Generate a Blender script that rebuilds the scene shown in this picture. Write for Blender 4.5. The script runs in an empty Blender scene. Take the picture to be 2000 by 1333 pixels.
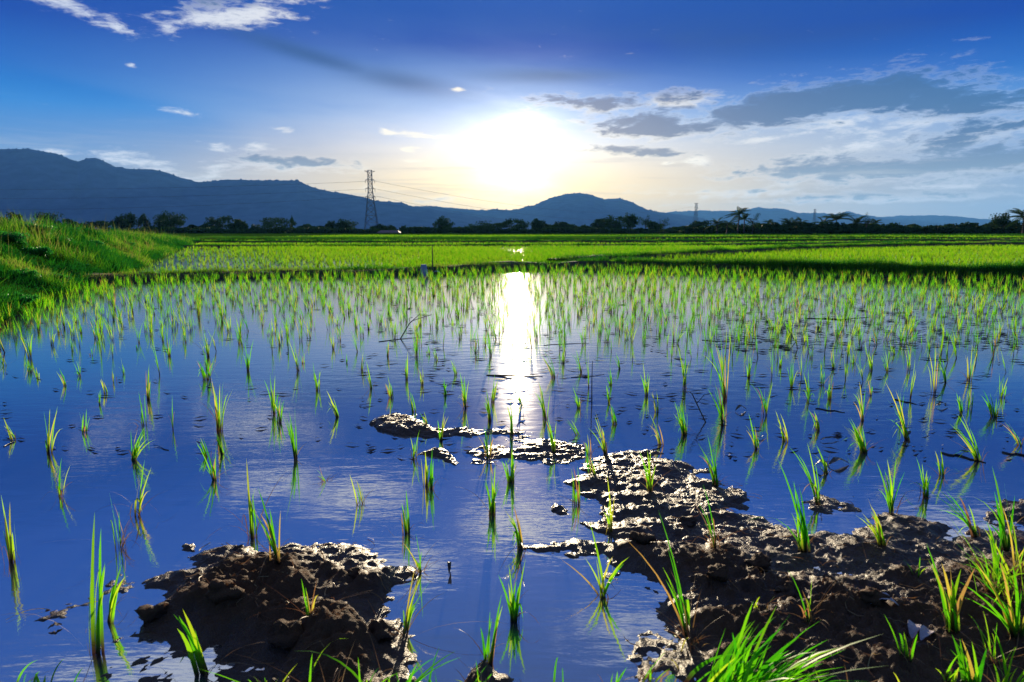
import bpy, math, random
import numpy as np
R = math.radians
random.seed(7); rng = np.random.default_rng(11)
S = bpy.context.scene
COL = S.collection

# ------------------------------------------------------------------ camera
F = 1327.0; PITCH = R(9.3); CAMH = 1.0
cam_d = bpy.data.cameras.new('camera'); cam = bpy.data.objects.new('camera', cam_d); COL.objects.link(cam)
cam.location = (0, 0, CAMH); cam.rotation_euler = (math.pi/2 - PITCH, 0, 0)
cam_d.sensor_width = 36; cam_d.lens = F/2000*36
cam_d.clip_start = 0.05; cam_d.clip_end = 20000
cam_d.dof.use_dof = True; cam_d.dof.focus_distance = 3.6; cam_d.dof.aperture_fstop = 6.3
S.camera = cam

def ray(px, py):
    xc = (px-1000)/F; yc = (666.5-py)/F
    c, s = math.cos(PITCH), math.sin(PITCH)
    return (xc, c+yc*s, -s+yc*c)
def G(px, py, z=0.0):
    d = ray(px, py); t = (z-CAMH)/d[2]
    return (d[0]*t, d[1]*t)
def W(px, py, Y):
    d = ray(px, py); t = Y/d[1]
    return (d[0]*t, Y, CAMH+d[2]*t)
def proj(x, y, z):
    c, s = math.cos(PITCH), math.sin(PITCH)
    zz = z-CAMH; dep = y*c - zz*s; up = y*s + zz*c
    return 1000+F*x/dep, 666.5-F*up/dep
def azel(px, py):
    d = ray(px, py)
    return math.degrees(math.atan2(d[0], d[1])), math.degrees(math.atan2(d[2], math.hypot(d[0], d[1])))

# ------------------------------------------------------------------ sun, sky, exposure
SUN_AZ, SUN_EL = 0.45, 6.2
SUN_STRENGTH = 5.0
sd_ = (math.sin(R(SUN_AZ))*math.cos(R(SUN_EL)), math.cos(R(SUN_AZ))*math.cos(R(SUN_EL)), math.sin(R(SUN_EL)))
sun_d = bpy.data.lights.new('sun', 'SUN'); sun = bpy.data.objects.new('sun', sun_d); COL.objects.link(sun)
sun_d.energy = SUN_STRENGTH; sun_d.angle = R(0.6); sun_d.color = (1.0, 0.82, 0.56)
sun.rotation_euler = (math.pi/2 - R(SUN_EL), 0, math.pi - R(SUN_AZ))
vs = S.view_settings; vs.view_transform = 'Standard'; vs.look = 'None'; vs.exposure = 0.7; vs.gamma = 1
S.render.engine = 'CYCLES'
cy = S.cycles; cy.use_denoising = True; cy.max_bounces = 6; cy.diffuse_bounces = 2; cy.glossy_bounces = 3
cy.transmission_bounces = 3; cy.volume_bounces = 0; cy.transparent_max_bounces = 6; cy.caustics_reflective = False; cy.caustics_refractive = False
cy.sample_clamp_indirect = 4; cy.sample_clamp_direct = 0

wd = bpy.data.worlds.new("World"); S.world = wd; wd.use_nodes = True
nt = wd.node_tree; nt.nodes.clear()
def node(t, **k):
    n = nt.nodes.new(t)
    for a, b in k.items(): setattr(n, a, b)
    return n
def setin(n, i, v):
    if isinstance(v, bpy.types.NodeSocket): nt.links.new(v, n.inputs[i])
    elif v is not None: n.inputs[i].default_value = v
def MA(op, a, b=None, c=None, clamp=False):
    n = node('ShaderNodeMath', operation=op, use_clamp=clamp)
    setin(n, 0, a); setin(n, 1, b); setin(n, 2, c); return n.outputs[0]
def MIX(f, a, b, blend='MIX'):
    n = node('ShaderNodeMix', data_type='RGBA', blend_type=blend)
    setin(n, 0, f)
    for i, v in ((6, a), (7, b)):
        setin(n, i, v if isinstance(v, bpy.types.NodeSocket) else (*v, 1)) 
    return n.outputs[2]
def VS(col, f):
    n = node('ShaderNodeVectorMath', operation='SCALE'); setin(n, 0, col if isinstance(col, bpy.types.NodeSocket) else col); setin(n, 3, f); return n.outputs[0]
def VA(a, b):
    n = node('ShaderNodeVectorMath', operation='ADD'); setin(n, 0, a); setin(n, 1, b); return n.outputs[0]
def RAMP(f, stops, interp='LINEAR'):
    n = node('ShaderNodeValToRGB'); cr = n.color_ramp; cr.interpolation = interp
    while len(cr.elements) < len(stops): cr.elements.new(0.5)
    for e, (p, c) in zip(cr.elements, stops): e.position = p; e.color = (*c, 1) if len(c) == 3 else c
    setin(n, 0, f); return n.outputs[0]
def SMOOTH(v, a, b):
    n = node('ShaderNodeMapRange', interpolation_type='SMOOTHSTEP'); setin(n, 0, v); n.inputs[1].default_value = a; n.inputs[2].default_value = b; return n.outputs[0]
def NOISE(vec, scale, detail=5, rough=0.55, dist=0.0):
    n = node('ShaderNodeTexNoise'); setin(n, 'Vector', vec); n.inputs['Scale'].default_value = scale; n.inputs['Detail'].default_value = detail
    n.inputs['Roughness'].default_value = rough; n.inputs['Distortion'].default_value = dist; return n.outputs[0]
tc = node('ShaderNodeTexCoord'); sep = node('ShaderNodeSeparateXYZ'); nt.links.new(tc.outputs['Generated'], sep.inputs[0])
az = MA('MULTIPLY', MA('ARCTAN2', sep.outputs[0], sep.outputs[1]), 57.2958)
el = MA('MULTIPLY', MA('ARCSINE', sep.outputs[2]), 57.2958)
dot = node('ShaderNodeVectorMath', operation='DOT_PRODUCT'); setin(dot, 0, tc.outputs['Generated']); setin(dot, 1, sd_)
th = MA('MULTIPLY', MA('ARCCOSINE', MA('MINIMUM', dot.outputs['Value'], 0.999999)), 57.2958)
def GAUSS(v, s): return MA('EXPONENT', MA('MULTIPLY', MA('POWER', MA('ABSOLUTE', MA('DIVIDE', v, s)), 2.0), -1.0))
def EXPF(v, s): return MA('EXPONENT', MA('DIVIDE', v, -s))
base = RAMP(MA('DIVIDE', el, 45.0, clamp=True), [
    (0.0, (.20, .27, .36)), (0.06, (.14, .235, .37)), (0.13, (.06, .18, .40)), (0.19, (.018, .15, .42)), (0.245, (.002, .075, .33)), (0.31, (.0, .032, .245)), (0.37, (.005, .045, .25)), (0.47, (.018, .075, .35)),
    (0.62, (.028, .09, .36)), (0.82, (.04, .08, .24)), (1.0, (.06, .10, .22))])
tint = node('ShaderNodeTexSky', sky_type='NISHITA', sun_disc=False); tint.sun_elevation = R(SUN_EL); tint.sun_rotation = R(SUN_AZ)
tint.altitude = 100; tint.air_density = 1.0; tint.dust_density = 1.5; tint.ozone_density = 3.0
sky = VA(base, VS(tint.outputs[0], 0.0006))
# broad lavender veil towards the sun
comb = node('ShaderNodeCombineXYZ'); setin(comb, 0, MA('MULTIPLY', az, 0.018)); setin(comb, 1, MA('MULTIPLY', MA('ADD', el, MA('MULTIPLY', az, 0.10)), 0.09)); setin(comb, 2, 3.3)
veil_n = NOISE(comb.outputs[0], 1.6, 5, 0.5, 0.6)
veil_zone = MA('MULTIPLY', GAUSS(MA('SUBTRACT', el, 8.5), 5.0), GAUSS(MA('ADD', az, 8.0), 19.0))
veil = MA('MULTIPLY', SMOOTH(veil_n, 0.36, 0.66), MA('MULTIPLY', veil_zone, 0.85))
sky = MIX(veil, sky, (.13, .235, .44))

def ell(px, py, wx, wy, rot=0.0):
    a, e = azel(px, py); w = wx/23.2*0.9; h = wy/23.2*0.95
    da = MA('SUBTRACT', az, a); de = MA('SUBTRACT', el, e)
    if rot:
        c, s = math.cos(R(rot)), math.sin(R(rot))
        da, de = MA('ADD', MA('MULTIPLY', da, c), MA('MULTIPLY', de, s)), MA('SUBTRACT', MA('MULTIPLY', de, c), MA('MULTIPLY', da, s))
    q = MA('ADD', MA('POWER', MA('ABSOLUTE', MA('DIVIDE', da, w)), 2.0), MA('POWER', MA('ABSOLUTE', MA('DIVIDE', de, h)), 2.0))
    return MA('EXPONENT', MA('MULTIPLY', q, -1.0))
def SUMM(lst):
    r = lst[0]
    for x in lst[1:]: r = MA('MAXIMUM', r, x)
    return r
bn = SMOOTH(veil_n, .22, .62)
sky = MIX(MA('MULTIPLY', MA('MULTIPLY', ell(1560, 300, 480, 95, 0), .62), bn), sky, (.34, .40, .48))
sky = MIX(MA('MULTIPLY', MA('MULTIPLY', ell(740, 310, 270, 100, 0), .55), bn), sky, (.40, .41, .47))
dk = SUMM([ell(610, 110, 150, 14, -13), ell(790, 160, 120, 18, -8), ell(1080, 148, 150, 14, 0), ell(1500, 60, 350, 40, 0)])
sky = MIX(MA('MULTIPLY', MA('MULTIPLY', dk, SMOOTH(veil_n, 0.25, 0.6)), 0.85), sky, (.022, .06, .18))
thn = MA('ADD', th, MA('ADD', MA('MULTIPLY', MA('SUBTRACT', veil_n, .5), 6.0), MA('MULTIPLY', MA('SUBTRACT', NOISE(comb.outputs[0], 6.0, 6, .6, .4), .5), 5.0)))
# glow round the low sun: warm low down, wider than it is high
warm = MA('MULTIPLY', GAUSS(az, 23.0), MA('MULTIPLY', SMOOTH(el, 10.0, 1.5), 0.88))
sky = MIX(warm, sky, (.86, .58, .20))
qd = MA('SQRT', MA('ADD', MA('POWER', MA('ABSOLUTE', MA('DIVIDE', MA('SUBTRACT', az, SUN_AZ), 2.3)), 2.0), MA('POWER', MA('ABSOLUTE', MA('MULTIPLY', MA('SUBTRACT', el, SUN_EL), 1.25)), 2.0)))
sky = VA(sky, VS(RAMP(MA('DIVIDE', el, 14.0, clamp=True), [(0, (1.0, .66, .14)), (.25, (1.0, .82, .38)), (.5, (1, .95, .82)), (1, (.95, .97, 1))]), MA('ADD', MA('MULTIPLY', GAUSS(qd, 5.6), 0.34), MA('MULTIPLY', EXPF(thn, 1.9), 1.0))))
sky = VA(sky, VS((1.0, .86, .60), MA('MULTIPLY', MA('MULTIPLY', GAUSS(MA('SUBTRACT', az, SUN_AZ), 8.5), GAUSS(MA('SUBTRACT', el, 5.0), 4.2)), 0.13)))
# cumulus and streaks
comb2 = node('ShaderNodeCombineXYZ'); setin(comb2, 0, MA('MULTIPLY', az, 0.085)); setin(comb2, 1, MA('MULTIPLY', MA('SUBTRACT', el, MA('MULTIPLY', az, 0.02)), 0.30)); setin(comb2, 2, 1.7)
cn = NOISE(comb2.outputs[0], 4.4, 10, 0.68, 0.5)
cn2 = NOISE(comb2.outputs[0], 9.0, 6, 0.6, 0.2)
puffs = [  # px, py, half width, half height, tilt, weight, darkness
 (165, 26, 62, 12, -22, .72, 0), (225, 50, 26, 12, -30, .72, 0), (110, 6, 60, 7, -5, .7, 0),
 (450, 35, 115, 15, 10, .92, .15), (420, 12, 70, 14, 8, .6, .6), (560, 4, 60, 8, 5, .7, 0),
 (1150, 203, 115, 15, -1, .95, .85), (1330, 196, 75, 15, 2, .95, .6), (1090, 236, 85, 8, -4, .6, .5),
 (1285, 248, 110, 21, -1, 1.1, .9), (1240, 298, 90, 11, -4, 1.0, .8), (1362, 315, 24, 8, 0, 1.0, .1), (1300, 320, 16, 4, 0, .8, 0),
 (1560, 207, 160, 26, 8, 1.25, 1.0), (1710, 185, 120, 24, 4, 1.2, 1.0), (1850, 200, 150, 24, -3, 1.0, .9),
 (1480, 232, 90, 16, 5, .75, .0), (1640, 236, 130, 13, 3, .75, .0), (1830, 232, 170, 24, 10, .7, .3), (1830, 173, 60, 6, 3, .8, 0), (1900, 262, 110, 20, 12, .95, .7), (1690, 285, 110, 14, 8, .75, .1),
 (1700, 332, 220, 18, 0, 1.1, .85), (1880, 320, 150, 22, 3, 1.1, .85), (1580, 310, 90, 10, 8, .85, .1), (1520, 268, 110, 6, 5, .65, .2),
 (1560, 352, 90, 9, 12, .7, .0), (1420, 375, 230, 6, 0, .7, .5), (1700, 388, 230, 8, 0, .9, .6), (1850, 365, 120, 5, 0, .6, .1), (1500, 380, 200, 9, 0, .65, .2),
 (560, 319, 125, 11, 0, 1.05, .7), (440, 322, 40, 7, 10, .7, .2), (270, 315, 62, 13, -10, .8, 0), (410, 340, 45, 9, 15, .65, 0), (122, 298, 26, 6, -5, .8, 0), (428, 288, 24, 8, 0, .8, 0), (500, 288, 28, 9, 0, .7, 0),
 (775, 260, 55, 7, -4, .8, 0), (810, 266, 60, 4, 0, .75, 0), (340, 217, 34, 5, -8, .75, 0), (555, 253, 22, 6, 0, .7, 0), (895, 175, 16, 4, 0, .7, 0), (800, 292, 18, 4, 0, .7, 0), (805, 317, 20, 4, 0, .7, 0),
 (870, 388, 50, 10, 5, .7, .5), (720, 370, 90, 6, 0, .6, .1), (255, 127, 9, 3, 0, .6, 0)]
upper = [(1.5, 24.5, 7, 1.5, 1.15, .1), (-13, 21.5, 6, 1.2, 1.05, .1), (-20, 19.8, 5, .9, 1.0, .0), (-9, 27.5, 5, 1.2, .9, .1), (-33, 33, 14, 3.0, 1.1, .25), (-24, 26.5, 5, 1.2, .8, .1), (25, 26, 9, 1.8, 1.05, .2), (37, 22, 9, 2.0, 1.0, .2), (12, 32, 9, 2.0, .8, .3), (-8, 46, 22, 5, 1.0, .3), (14, 62, 40, 8, 1.0, .3)]
dens = []; dark = []
for (px, py, wx, wy, rot, wgt, dkn) in puffs:
    g = ell(px, py, wx*1.35, wy*1.45, rot); dens.append(MA('MULTIPLY', g, wgt))
    if dkn > .05: dark.append(MA('MULTIPLY', ell(px+wx*.05, py-wy*.45, wx*1.3, wy*1.5, rot), dkn*wgt))
for (a, e, w, h, wgt, dkn) in upper:
    g = MA('EXPONENT', MA('MULTIPLY', MA('ADD', MA('POWER', MA('ABSOLUTE', MA('DIVIDE', MA('SUBTRACT', az, a), w)), 2.0), MA('POWER', MA('ABSOLUTE', MA('DIVIDE', MA('SUBTRACT', el, e), h)), 2.0)), -1.0))
    dens.append(MA('MULTIPLY', g, wgt)); dark.append(MA('MULTIPLY', g, dkn))
D = SUMM(dens); K = SUMM(dark)
nz = MA('ADD', MA('MULTIPLY', MA('SUBTRACT', cn, .5), 1.35), MA('MULTIPLY', MA('SUBTRACT', cn2, .5), .8))
field = MA('ADD', MA('MULTIPLY', D, 0.90), MA('MULTIPLY', nz, 1.15))
alpha = SMOOTH(field, 0.28, 0.86)
core = MA('MULTIPLY', SMOOTH(MA('ADD', MA('MULTIPLY', K, .9), MA('MULTIPLY', nz, .9)), 0.22, 0.60), SMOOTH(field, .34, .62))
near = GAUSS(th, 17.0)
lit = MIX(near, (.50, .54, .60), (.95, .82, .58))
shade = MIX(near, (.030, .085, .19), (.19, .17, .19))
shade = MIX(SMOOTH(el, 7.5, 3.0), shade, (.17, .23, .30))
ccol = MIX(core, lit, shade)
sky = MIX(MA('MULTIPLY', alpha, 0.80), sky, ccol)
# thin flat streaks low in the sky
comb3 = node('ShaderNodeCombineXYZ'); setin(comb3, 0, MA('MULTIPLY', az, 0.045)); setin(comb3, 1, MA('MULTIPLY', el, 0.75)); setin(comb3, 2, 8.1)
st = NOISE(comb3.outputs[0], 1.7, 6, 0.6, 0.3)
sky = MIX(MA('MULTIPLY', MA('MULTIPLY', SMOOTH(st, .50, .72), GAUSS(MA('SUBTRACT', el, 3.0), 3.2)), .40), sky, MIX(near, (.40, .42, .44), (.85, .74, .50)))
sky = MIX(MA('MULTIPLY', MA('MULTIPLY', SMOOTH(st, .46, .28), GAUSS(MA('SUBTRACT', el, 3.6), 3.0)), .32), sky, MIX(near, (.13, .20, .30), (.30, .26, .24)))
# burnt-out core of the sun glare
sky = VA(sky, VS((1.0, .90, .68), MA('ADD', MA('MULTIPLY', GAUSS(thn, 2.6), 0.35), MA('MULTIPLY', GAUSS(th, 1.3), 7.0))))
bg = node('ShaderNodeBackground'); setin(bg, 0, sky); bg.inputs[1].default_value = 1.0
wo = node('ShaderNodeOutputWorld'); nt.links.new(bg.outputs[0], wo.inputs[0])
wd.cycles.sampling_method = 'MANUAL'; wd.cycles.sample_map_resolution = 1024

# ------------------------------------------------------------------ materials
def mat(name):
    global nt
    m = bpy.data.materials.new(name); m.use_nodes = True; nt = m.node_tree; nt.nodes.clear(); return m
def out(sh): o = node('ShaderNodeOutputMaterial'); nt.links.new(sh, o.inputs[0])
def princ(col, rough, ior=1.45, normal=None, spec=None):
    p = node('ShaderNodeBsdfPrincipled'); setin(p, 'Base Color', col if isinstance(col, bpy.types.NodeSocket) else (*col, 1)); setin(p, 'Roughness', rough); p.inputs['IOR'].default_value = ior
    if spec is not None: p.inputs['Specular IOR Level'].default_value = spec
    if normal is not None: setin(p, 'Normal', normal)
    return p.outputs[0]
def objco(sx=1, sy=1, sz=1):
    t = node('ShaderNodeNewGeometry'); m = node('ShaderNodeMapping'); nt.links.new(t.outputs['Position'], m.inputs[0]); m.inputs['Scale'].default_value = (sx, sy, sz); return m.outputs[0]
def BUMP(h, strength, dist=0.01, normal=None):
    b = node('ShaderNodeBump'); setin(b, 'Height', h); b.inputs['Strength'].default_value = strength; b.inputs['Distance'].default_value = dist
    if normal is not None: setin(b, 'Normal', normal)
    return b.outputs[0]
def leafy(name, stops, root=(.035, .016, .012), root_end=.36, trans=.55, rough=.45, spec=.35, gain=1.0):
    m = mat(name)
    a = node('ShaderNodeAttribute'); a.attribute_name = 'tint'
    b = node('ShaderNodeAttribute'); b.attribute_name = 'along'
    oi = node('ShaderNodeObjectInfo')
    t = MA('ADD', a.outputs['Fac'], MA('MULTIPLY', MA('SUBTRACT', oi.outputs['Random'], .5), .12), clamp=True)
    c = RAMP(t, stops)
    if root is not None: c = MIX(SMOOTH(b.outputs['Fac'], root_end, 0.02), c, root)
    p = princ(c, rough, 1.4, spec=spec)
    tr = node('ShaderNodeBsdfTranslucent'); setin(tr, 0, VS(c, gain))
    mx = node('ShaderNodeMixShader'); mx.inputs[0].default_value = trans; nt.links.new(p, mx.inputs[1]); nt.links.new(tr.outputs[0], mx.inputs[2])
    out(mx.outputs[0]); return m
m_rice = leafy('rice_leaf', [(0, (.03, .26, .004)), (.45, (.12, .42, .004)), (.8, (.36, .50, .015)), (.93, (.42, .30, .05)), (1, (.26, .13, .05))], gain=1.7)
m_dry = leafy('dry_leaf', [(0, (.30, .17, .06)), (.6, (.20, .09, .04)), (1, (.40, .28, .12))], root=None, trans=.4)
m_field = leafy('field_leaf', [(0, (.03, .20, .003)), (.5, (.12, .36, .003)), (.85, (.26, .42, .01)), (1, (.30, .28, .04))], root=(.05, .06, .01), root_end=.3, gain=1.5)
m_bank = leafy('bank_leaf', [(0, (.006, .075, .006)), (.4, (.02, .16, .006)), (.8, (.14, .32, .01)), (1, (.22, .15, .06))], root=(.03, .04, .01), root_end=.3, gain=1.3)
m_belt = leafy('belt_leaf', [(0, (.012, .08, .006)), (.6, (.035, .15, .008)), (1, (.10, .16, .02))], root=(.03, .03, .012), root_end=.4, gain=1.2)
m_crown = leafy('tree_leaf', [(0, (.018, .050, .012)), (.6, (.034, .085, .016)), (1, (.07, .14, .025))], root=None, trans=.15, rough=.7, spec=.05)
m_palm = leafy('palm_leaf', [(0, (.02, .05, .012)), (.6, (.04, .08, .015)), (1, (.07, .11, .03))], root=None, trans=.25, rough=.7, spec=.05)
def simple(name, col, rough=.7, var=.3, scale=6, bump=.3, metal=0):
    m = mat(name); n = NOISE(objco(), scale, 5, .6)
    c = MIX(n, tuple(x*(1-var) for x in col), tuple(min(1, x*(1+var)) for x in col))
    s = princ(c, rough, normal=BUMP(n, bump, .02) if bump else None, spec=.5 if bump else 0.0); out(s)
    if metal: s.node.inputs['Metallic'].default_value = metal
    return m
m_bark = simple('bark', (.06, .045, .035), .85)
m_steel = simple('galvanised_steel', (.16, .15, .16), .5, metal=.4)
m_wire = simple('wire', (.05, .05, .06), .5)
m_hill = simple('haze_tinted_forest_hillside', (.085, .145, .24), .95, .4, .02, .0)  # forest colour pushed towards blue: distance haze painted into the base colour
m_white = simple('white_plastic', (.40, .36, .42), .45, .12, 20)
m_twig = simple('wet_twig', (.045, .03, .02), .35, .4, 60)
m_pale = simple('pale_leaf_litter', (.40, .33, .34), .7, .3, 60)
m_roof = simple('faded_red_roof', (.20, .09, .07), .6, .2, 3)
m_wall = simple('plaster', (.14, .11, .09), .8, .15, 3)
m_post = simple('weathered_bamboo', (.07, .055, .05), .7, .3, 30)

def soil_mat():
    m = mat('field_soil'); v = objco(); n = NOISE(v, 1.5, 8, .65); n2 = NOISE(v, 18, 6, .7)
    c = MIX(n, (.05, .032, .02), (.11, .07, .045)); c = MIX(SMOOTH(n2, .48, .66), c, (.04, .10, .015))
    out(princ(c, .85, normal=BUMP(n2, .8, .05), spec=.2)); return m
m_soil = soil_mat()
def green_ground():
    m = mat('green_field_ground'); v = objco(.25, 1, 1); n = NOISE(v, .35, 6, .6); n2 = NOISE(objco(1, 1, 1), 9, 6, .7)
    c = MIX(n, (.03, .10, .006), (.08, .20, .01)); c = MIX(MA('MULTIPLY', n2, .5), c, (.02, .05, .008))
    out(princ(c, .95, normal=BUMP(n2, .5, .1), spec=0.0)); return m
m_ground = green_ground()
def water_mat():
    m = mat('paddy_water'); v = objco(.55, 1.3, 1)
    n1 = NOISE(v, 9, 3, .5, .3); n2 = NOISE(objco(.4, 1.6, 1), 34, 3, .55, .2); n3 = NOISE(objco(.5, .5, 1), .6, 3, .5)
    calm = SMOOTH(n3, .32, .62)
    h = MA('MULTIPLY', MA('ADD', n1, MA('MULTIPLY', n2, .28)), MA('ADD', MA('MULTIPLY', calm, .75), .25))
    nrm = BUMP(h, 0.17, .012)
    murk = NOISE(objco(), 1.4, 4, .6)
    c = MIX(murk, (.022, .028, .042), (.05, .052, .06))
    p = princ(c, .03, 8.0, nrm); p2 = princ(c, .13, 8.0, nrm)
    mx = node('ShaderNodeMixShader'); mx.inputs[0].default_value = .20; nt.links.new(p, mx.inputs[1]); nt.links.new(p2, mx.inputs[2]); out(mx.outputs[0]); return m
m_water = water_mat()
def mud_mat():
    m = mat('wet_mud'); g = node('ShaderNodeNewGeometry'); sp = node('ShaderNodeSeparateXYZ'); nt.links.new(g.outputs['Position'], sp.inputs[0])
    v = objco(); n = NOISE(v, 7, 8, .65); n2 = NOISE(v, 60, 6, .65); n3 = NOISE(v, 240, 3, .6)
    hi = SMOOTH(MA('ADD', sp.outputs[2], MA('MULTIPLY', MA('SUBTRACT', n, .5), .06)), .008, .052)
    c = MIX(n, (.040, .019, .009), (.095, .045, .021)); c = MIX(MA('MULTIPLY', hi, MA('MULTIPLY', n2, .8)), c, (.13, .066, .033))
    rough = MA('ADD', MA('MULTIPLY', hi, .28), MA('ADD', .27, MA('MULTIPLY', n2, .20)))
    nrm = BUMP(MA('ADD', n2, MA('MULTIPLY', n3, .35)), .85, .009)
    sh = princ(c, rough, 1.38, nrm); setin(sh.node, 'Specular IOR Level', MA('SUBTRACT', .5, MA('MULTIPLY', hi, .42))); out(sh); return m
m_mud = mud_mat()

# ------------------------------------------------------------------ helpers
def tag(o, label=None, cat=None, group=None, kind=None):
    if label: o['label'] = label
    if cat: o['category'] = cat
    if group: o['group'] = group
    if kind: o['kind'] = kind
    return o
def link(name, me, material, parent=None, loc=None):
    o = bpy.data.objects.new(name, me); COL.objects.link(o)
    if material and not me.materials: me.materials.append(material)
    if parent: o.parent = parent
    if loc is not None: o.location = loc
    return o
def empty(name, loc): o = bpy.data.objects.new(name, None); COL.objects.link(o); o.location = loc; o.empty_display_size = .1; return o
def rawmesh(name, verts, loops, starts, smooth=False, attrs=None):
    me = bpy.data.meshes.new(name); me.vertices.add(len(verts)); me.vertices.foreach_set('co', np.ascontiguousarray(verts, dtype=np.float32).ravel())
    me.loops.add(len(loops)); me.loops.foreach_set('vertex_index', np.asarray(loops, dtype=np.int32))
    me.polygons.add(len(starts)); me.polygons.foreach_set('loop_start', np.asarray(starts, dtype=np.int32))
    for k, a in (attrs or {}).items():
        at = me.attributes.new(k, 'FLOAT', 'POINT'); at.data.foreach_set('value', np.asarray(a, dtype=np.float32))
    me.update(calc_edges=True)
    if smooth: me.polygons.foreach_set('use_smooth', np.ones(len(starts), dtype=bool))
    return me
def quads(name, verts, q, smooth=False, attrs=None):
    q = np.asarray(q); return rawmesh(name, verts, q.ravel(), np.arange(len(q))*4, smooth, attrs)
def grid_quads(nu, nv):
    i = np.arange(nu-1)[:, None]*nv + np.arange(nv-1)[None, :]; i = i.ravel()
    return np.stack([i, i+nv, i+nv+1, i+1], 1)
_tab = rng.random((8, 256, 256))
def vnoise(x, y, k=0):
    xi = np.floor(x).astype(int); yi = np.floor(y).astype(int); fx = x-xi; fy = y-yi; fx = fx*fx*(3-2*fx); fy = fy*fy*(3-2*fy); T = _tab[k % 8]
    a = T[xi & 255, yi & 255]; b = T[(xi+1) & 255, yi & 255]; c = T[xi & 255, (yi+1) & 255]; d = T[(xi+1) & 255, (yi+1) & 255]
    return (a*(1-fx)+b*fx)*(1-fy)+(c*(1-fx)+d*fx)*fy - .5
def fbm(x, y, o=5, k=0, g=.5):
    r = 0; a = 1
    for i in range(o): r = r + a*vnoise(x*2**i+17.3*i, y*2**i-9.1*i, k+i); a *= g
    return r
def blades(name, base, h, w, lx, ly, droop, tint, segs=3, curl=None):
    """many tapering leaf blades in one mesh; base (N,3), lean lx,ly = horizontal travel of the tip as a fraction of h"""
    N = len(h); nv = 2*segs+1; V = np.zeros((N, nv, 3)); yaw = rng.uniform(-1.0, 1.0, N); wx = np.cos(yaw); wy = np.sin(yaw)
    al = np.zeros((N, nv)); 
    for k in range(segs+1):
        t = k/segs
        cx = base[:, 0]+lx*h*(t*.55+.45*t*t); cy = base[:, 1]+ly*h*(t*.55+.45*t*t); cz = base[:, 2]+h*(t-droop*t**2.6)
        if k < segs:
            ww = w*.5*(.62+.38*math.sin(math.pi*min(1, t*1.25+.1)))*(1-.25*t)
            V[:, 2*k] = np.stack([cx-wx*ww, cy-wy*ww, cz], 1); V[:, 2*k+1] = np.stack([cx+wx*ww, cy+wy*ww, cz], 1); al[:, 2*k:2*k+2] = t
        else: V[:, 2*k] = np.stack([cx, cy, cz], 1); al[:, 2*k] = 1
    pat = []; st = []
    for k in range(segs-1): st.append(len(pat)); pat += [2*k, 2*k+1, 2*k+3, 2*k+2]
    st.append(len(pat)); pat += [2*segs-2, 2*segs-1, 2*segs]
    loops = (np.array(pat)[None]+np.arange(N)[:, None]*nv).ravel(); starts = (np.array(st)[None]+np.arange(N)[:, None]*len(pat)).ravel()
    return rawmesh(name, V.reshape(-1, 3), loops, starts, True, {'tint': np.repeat(tint, nv), 'along': al.ravel()})
class MB:
    def __init__(s): s.v = []; s.f = []
    def box(s, x0, y0, z0, x1, y1, z1):
        b = len(s.v); s.v += [(x, y, z) for z in (z0, z1) for x, y in ((x0, y0), (x1, y0), (x1, y1), (x0, y1))]
        s.f += [tuple(b+i for i in q) for q in ((3, 2, 1, 0), (4, 5, 6, 7), (0, 1, 5, 4), (1, 2, 6, 5), (2, 3, 7, 6), (3, 0, 4, 7))]
    def tube(s, pts, rad, n=5, cap=True):
        pts = [np.array(p, float) for p in pts]; b = len(s.v)
        rads = rad if hasattr(rad, '__len__') else [rad]*len(pts)
        for i, p in enumerate(pts):
            d = pts[min(i+1, len(pts)-1)]-pts[max(i-1, 0)]; d = d/(np.linalg.norm(d)+1e-9)
            a = np.array((0, 0, 1.)) if abs(d[2]) < .9 else np.array((1., 0, 0)); u = np.cross(d, a); u /= np.linalg.norm(u); v = np.cross(d, u)
            for k in range(n): s.v.append(tuple(p+rads[i]*(u*math.cos(2*math.pi*k/n)+v*math.sin(2*math.pi*k/n))))
        for i in range(len(pts)-1):
            for k in range(n): s.f.append((b+i*n+k, b+i*n+(k+1) % n, b+(i+1)*n+(k+1) % n, b+(i+1)*n+k))
        if cap: s.f.append(tuple(b+k for k in range(n))[::-1]); s.f.append(tuple(b+(len(pts)-1)*n+k for k in range(n)))
    def build(s, name, m, parent=None, loc=None):
        me = bpy.data.meshes.new(name); me.from_pydata(s.v, [], s.f); me.update(); return link(name, me, m, parent, loc)
def resample(P, step):
    P = np.array(P, float); d = np.r_[0, np.cumsum(np.linalg.norm(np.diff(P, axis=0), axis=1))]; n = max(3, int(d[-1]/step)+1); s = np.linspace(0, d[-1], n)
    return np.stack([np.interp(s, d, P[:, i]) for i in range(P.shape[1])], 1), s

# ------------------------------------------------------------------ ground, water, hills
me = quads('ground', np.array([(-9600, -60, -.09), (9600, -60, -.09), (9600, 9700, -.09), (-9600, 9700, -.09)]), [(0, 1, 2, 3)])
tag(link('ground', me, m_ground), kind='structure')
me = quads('paddy_water', np.array([(-60, -12, 0), (70, -12, 0), (70, 41, 0), (-60, 41, 0)]), [(0, 1, 2, 3)])
tag(link('paddy_water', me, m_water), kind='structure')
me = quads('rice_field_ground', np.array([(-130, 41, .03), (190, 41, .03), (190, 170, .03), (-130, 170, .03)]), [(0, 1, 2, 3)])
tag(link('rice_field_ground', me, m_ground), kind='structure')

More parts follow.
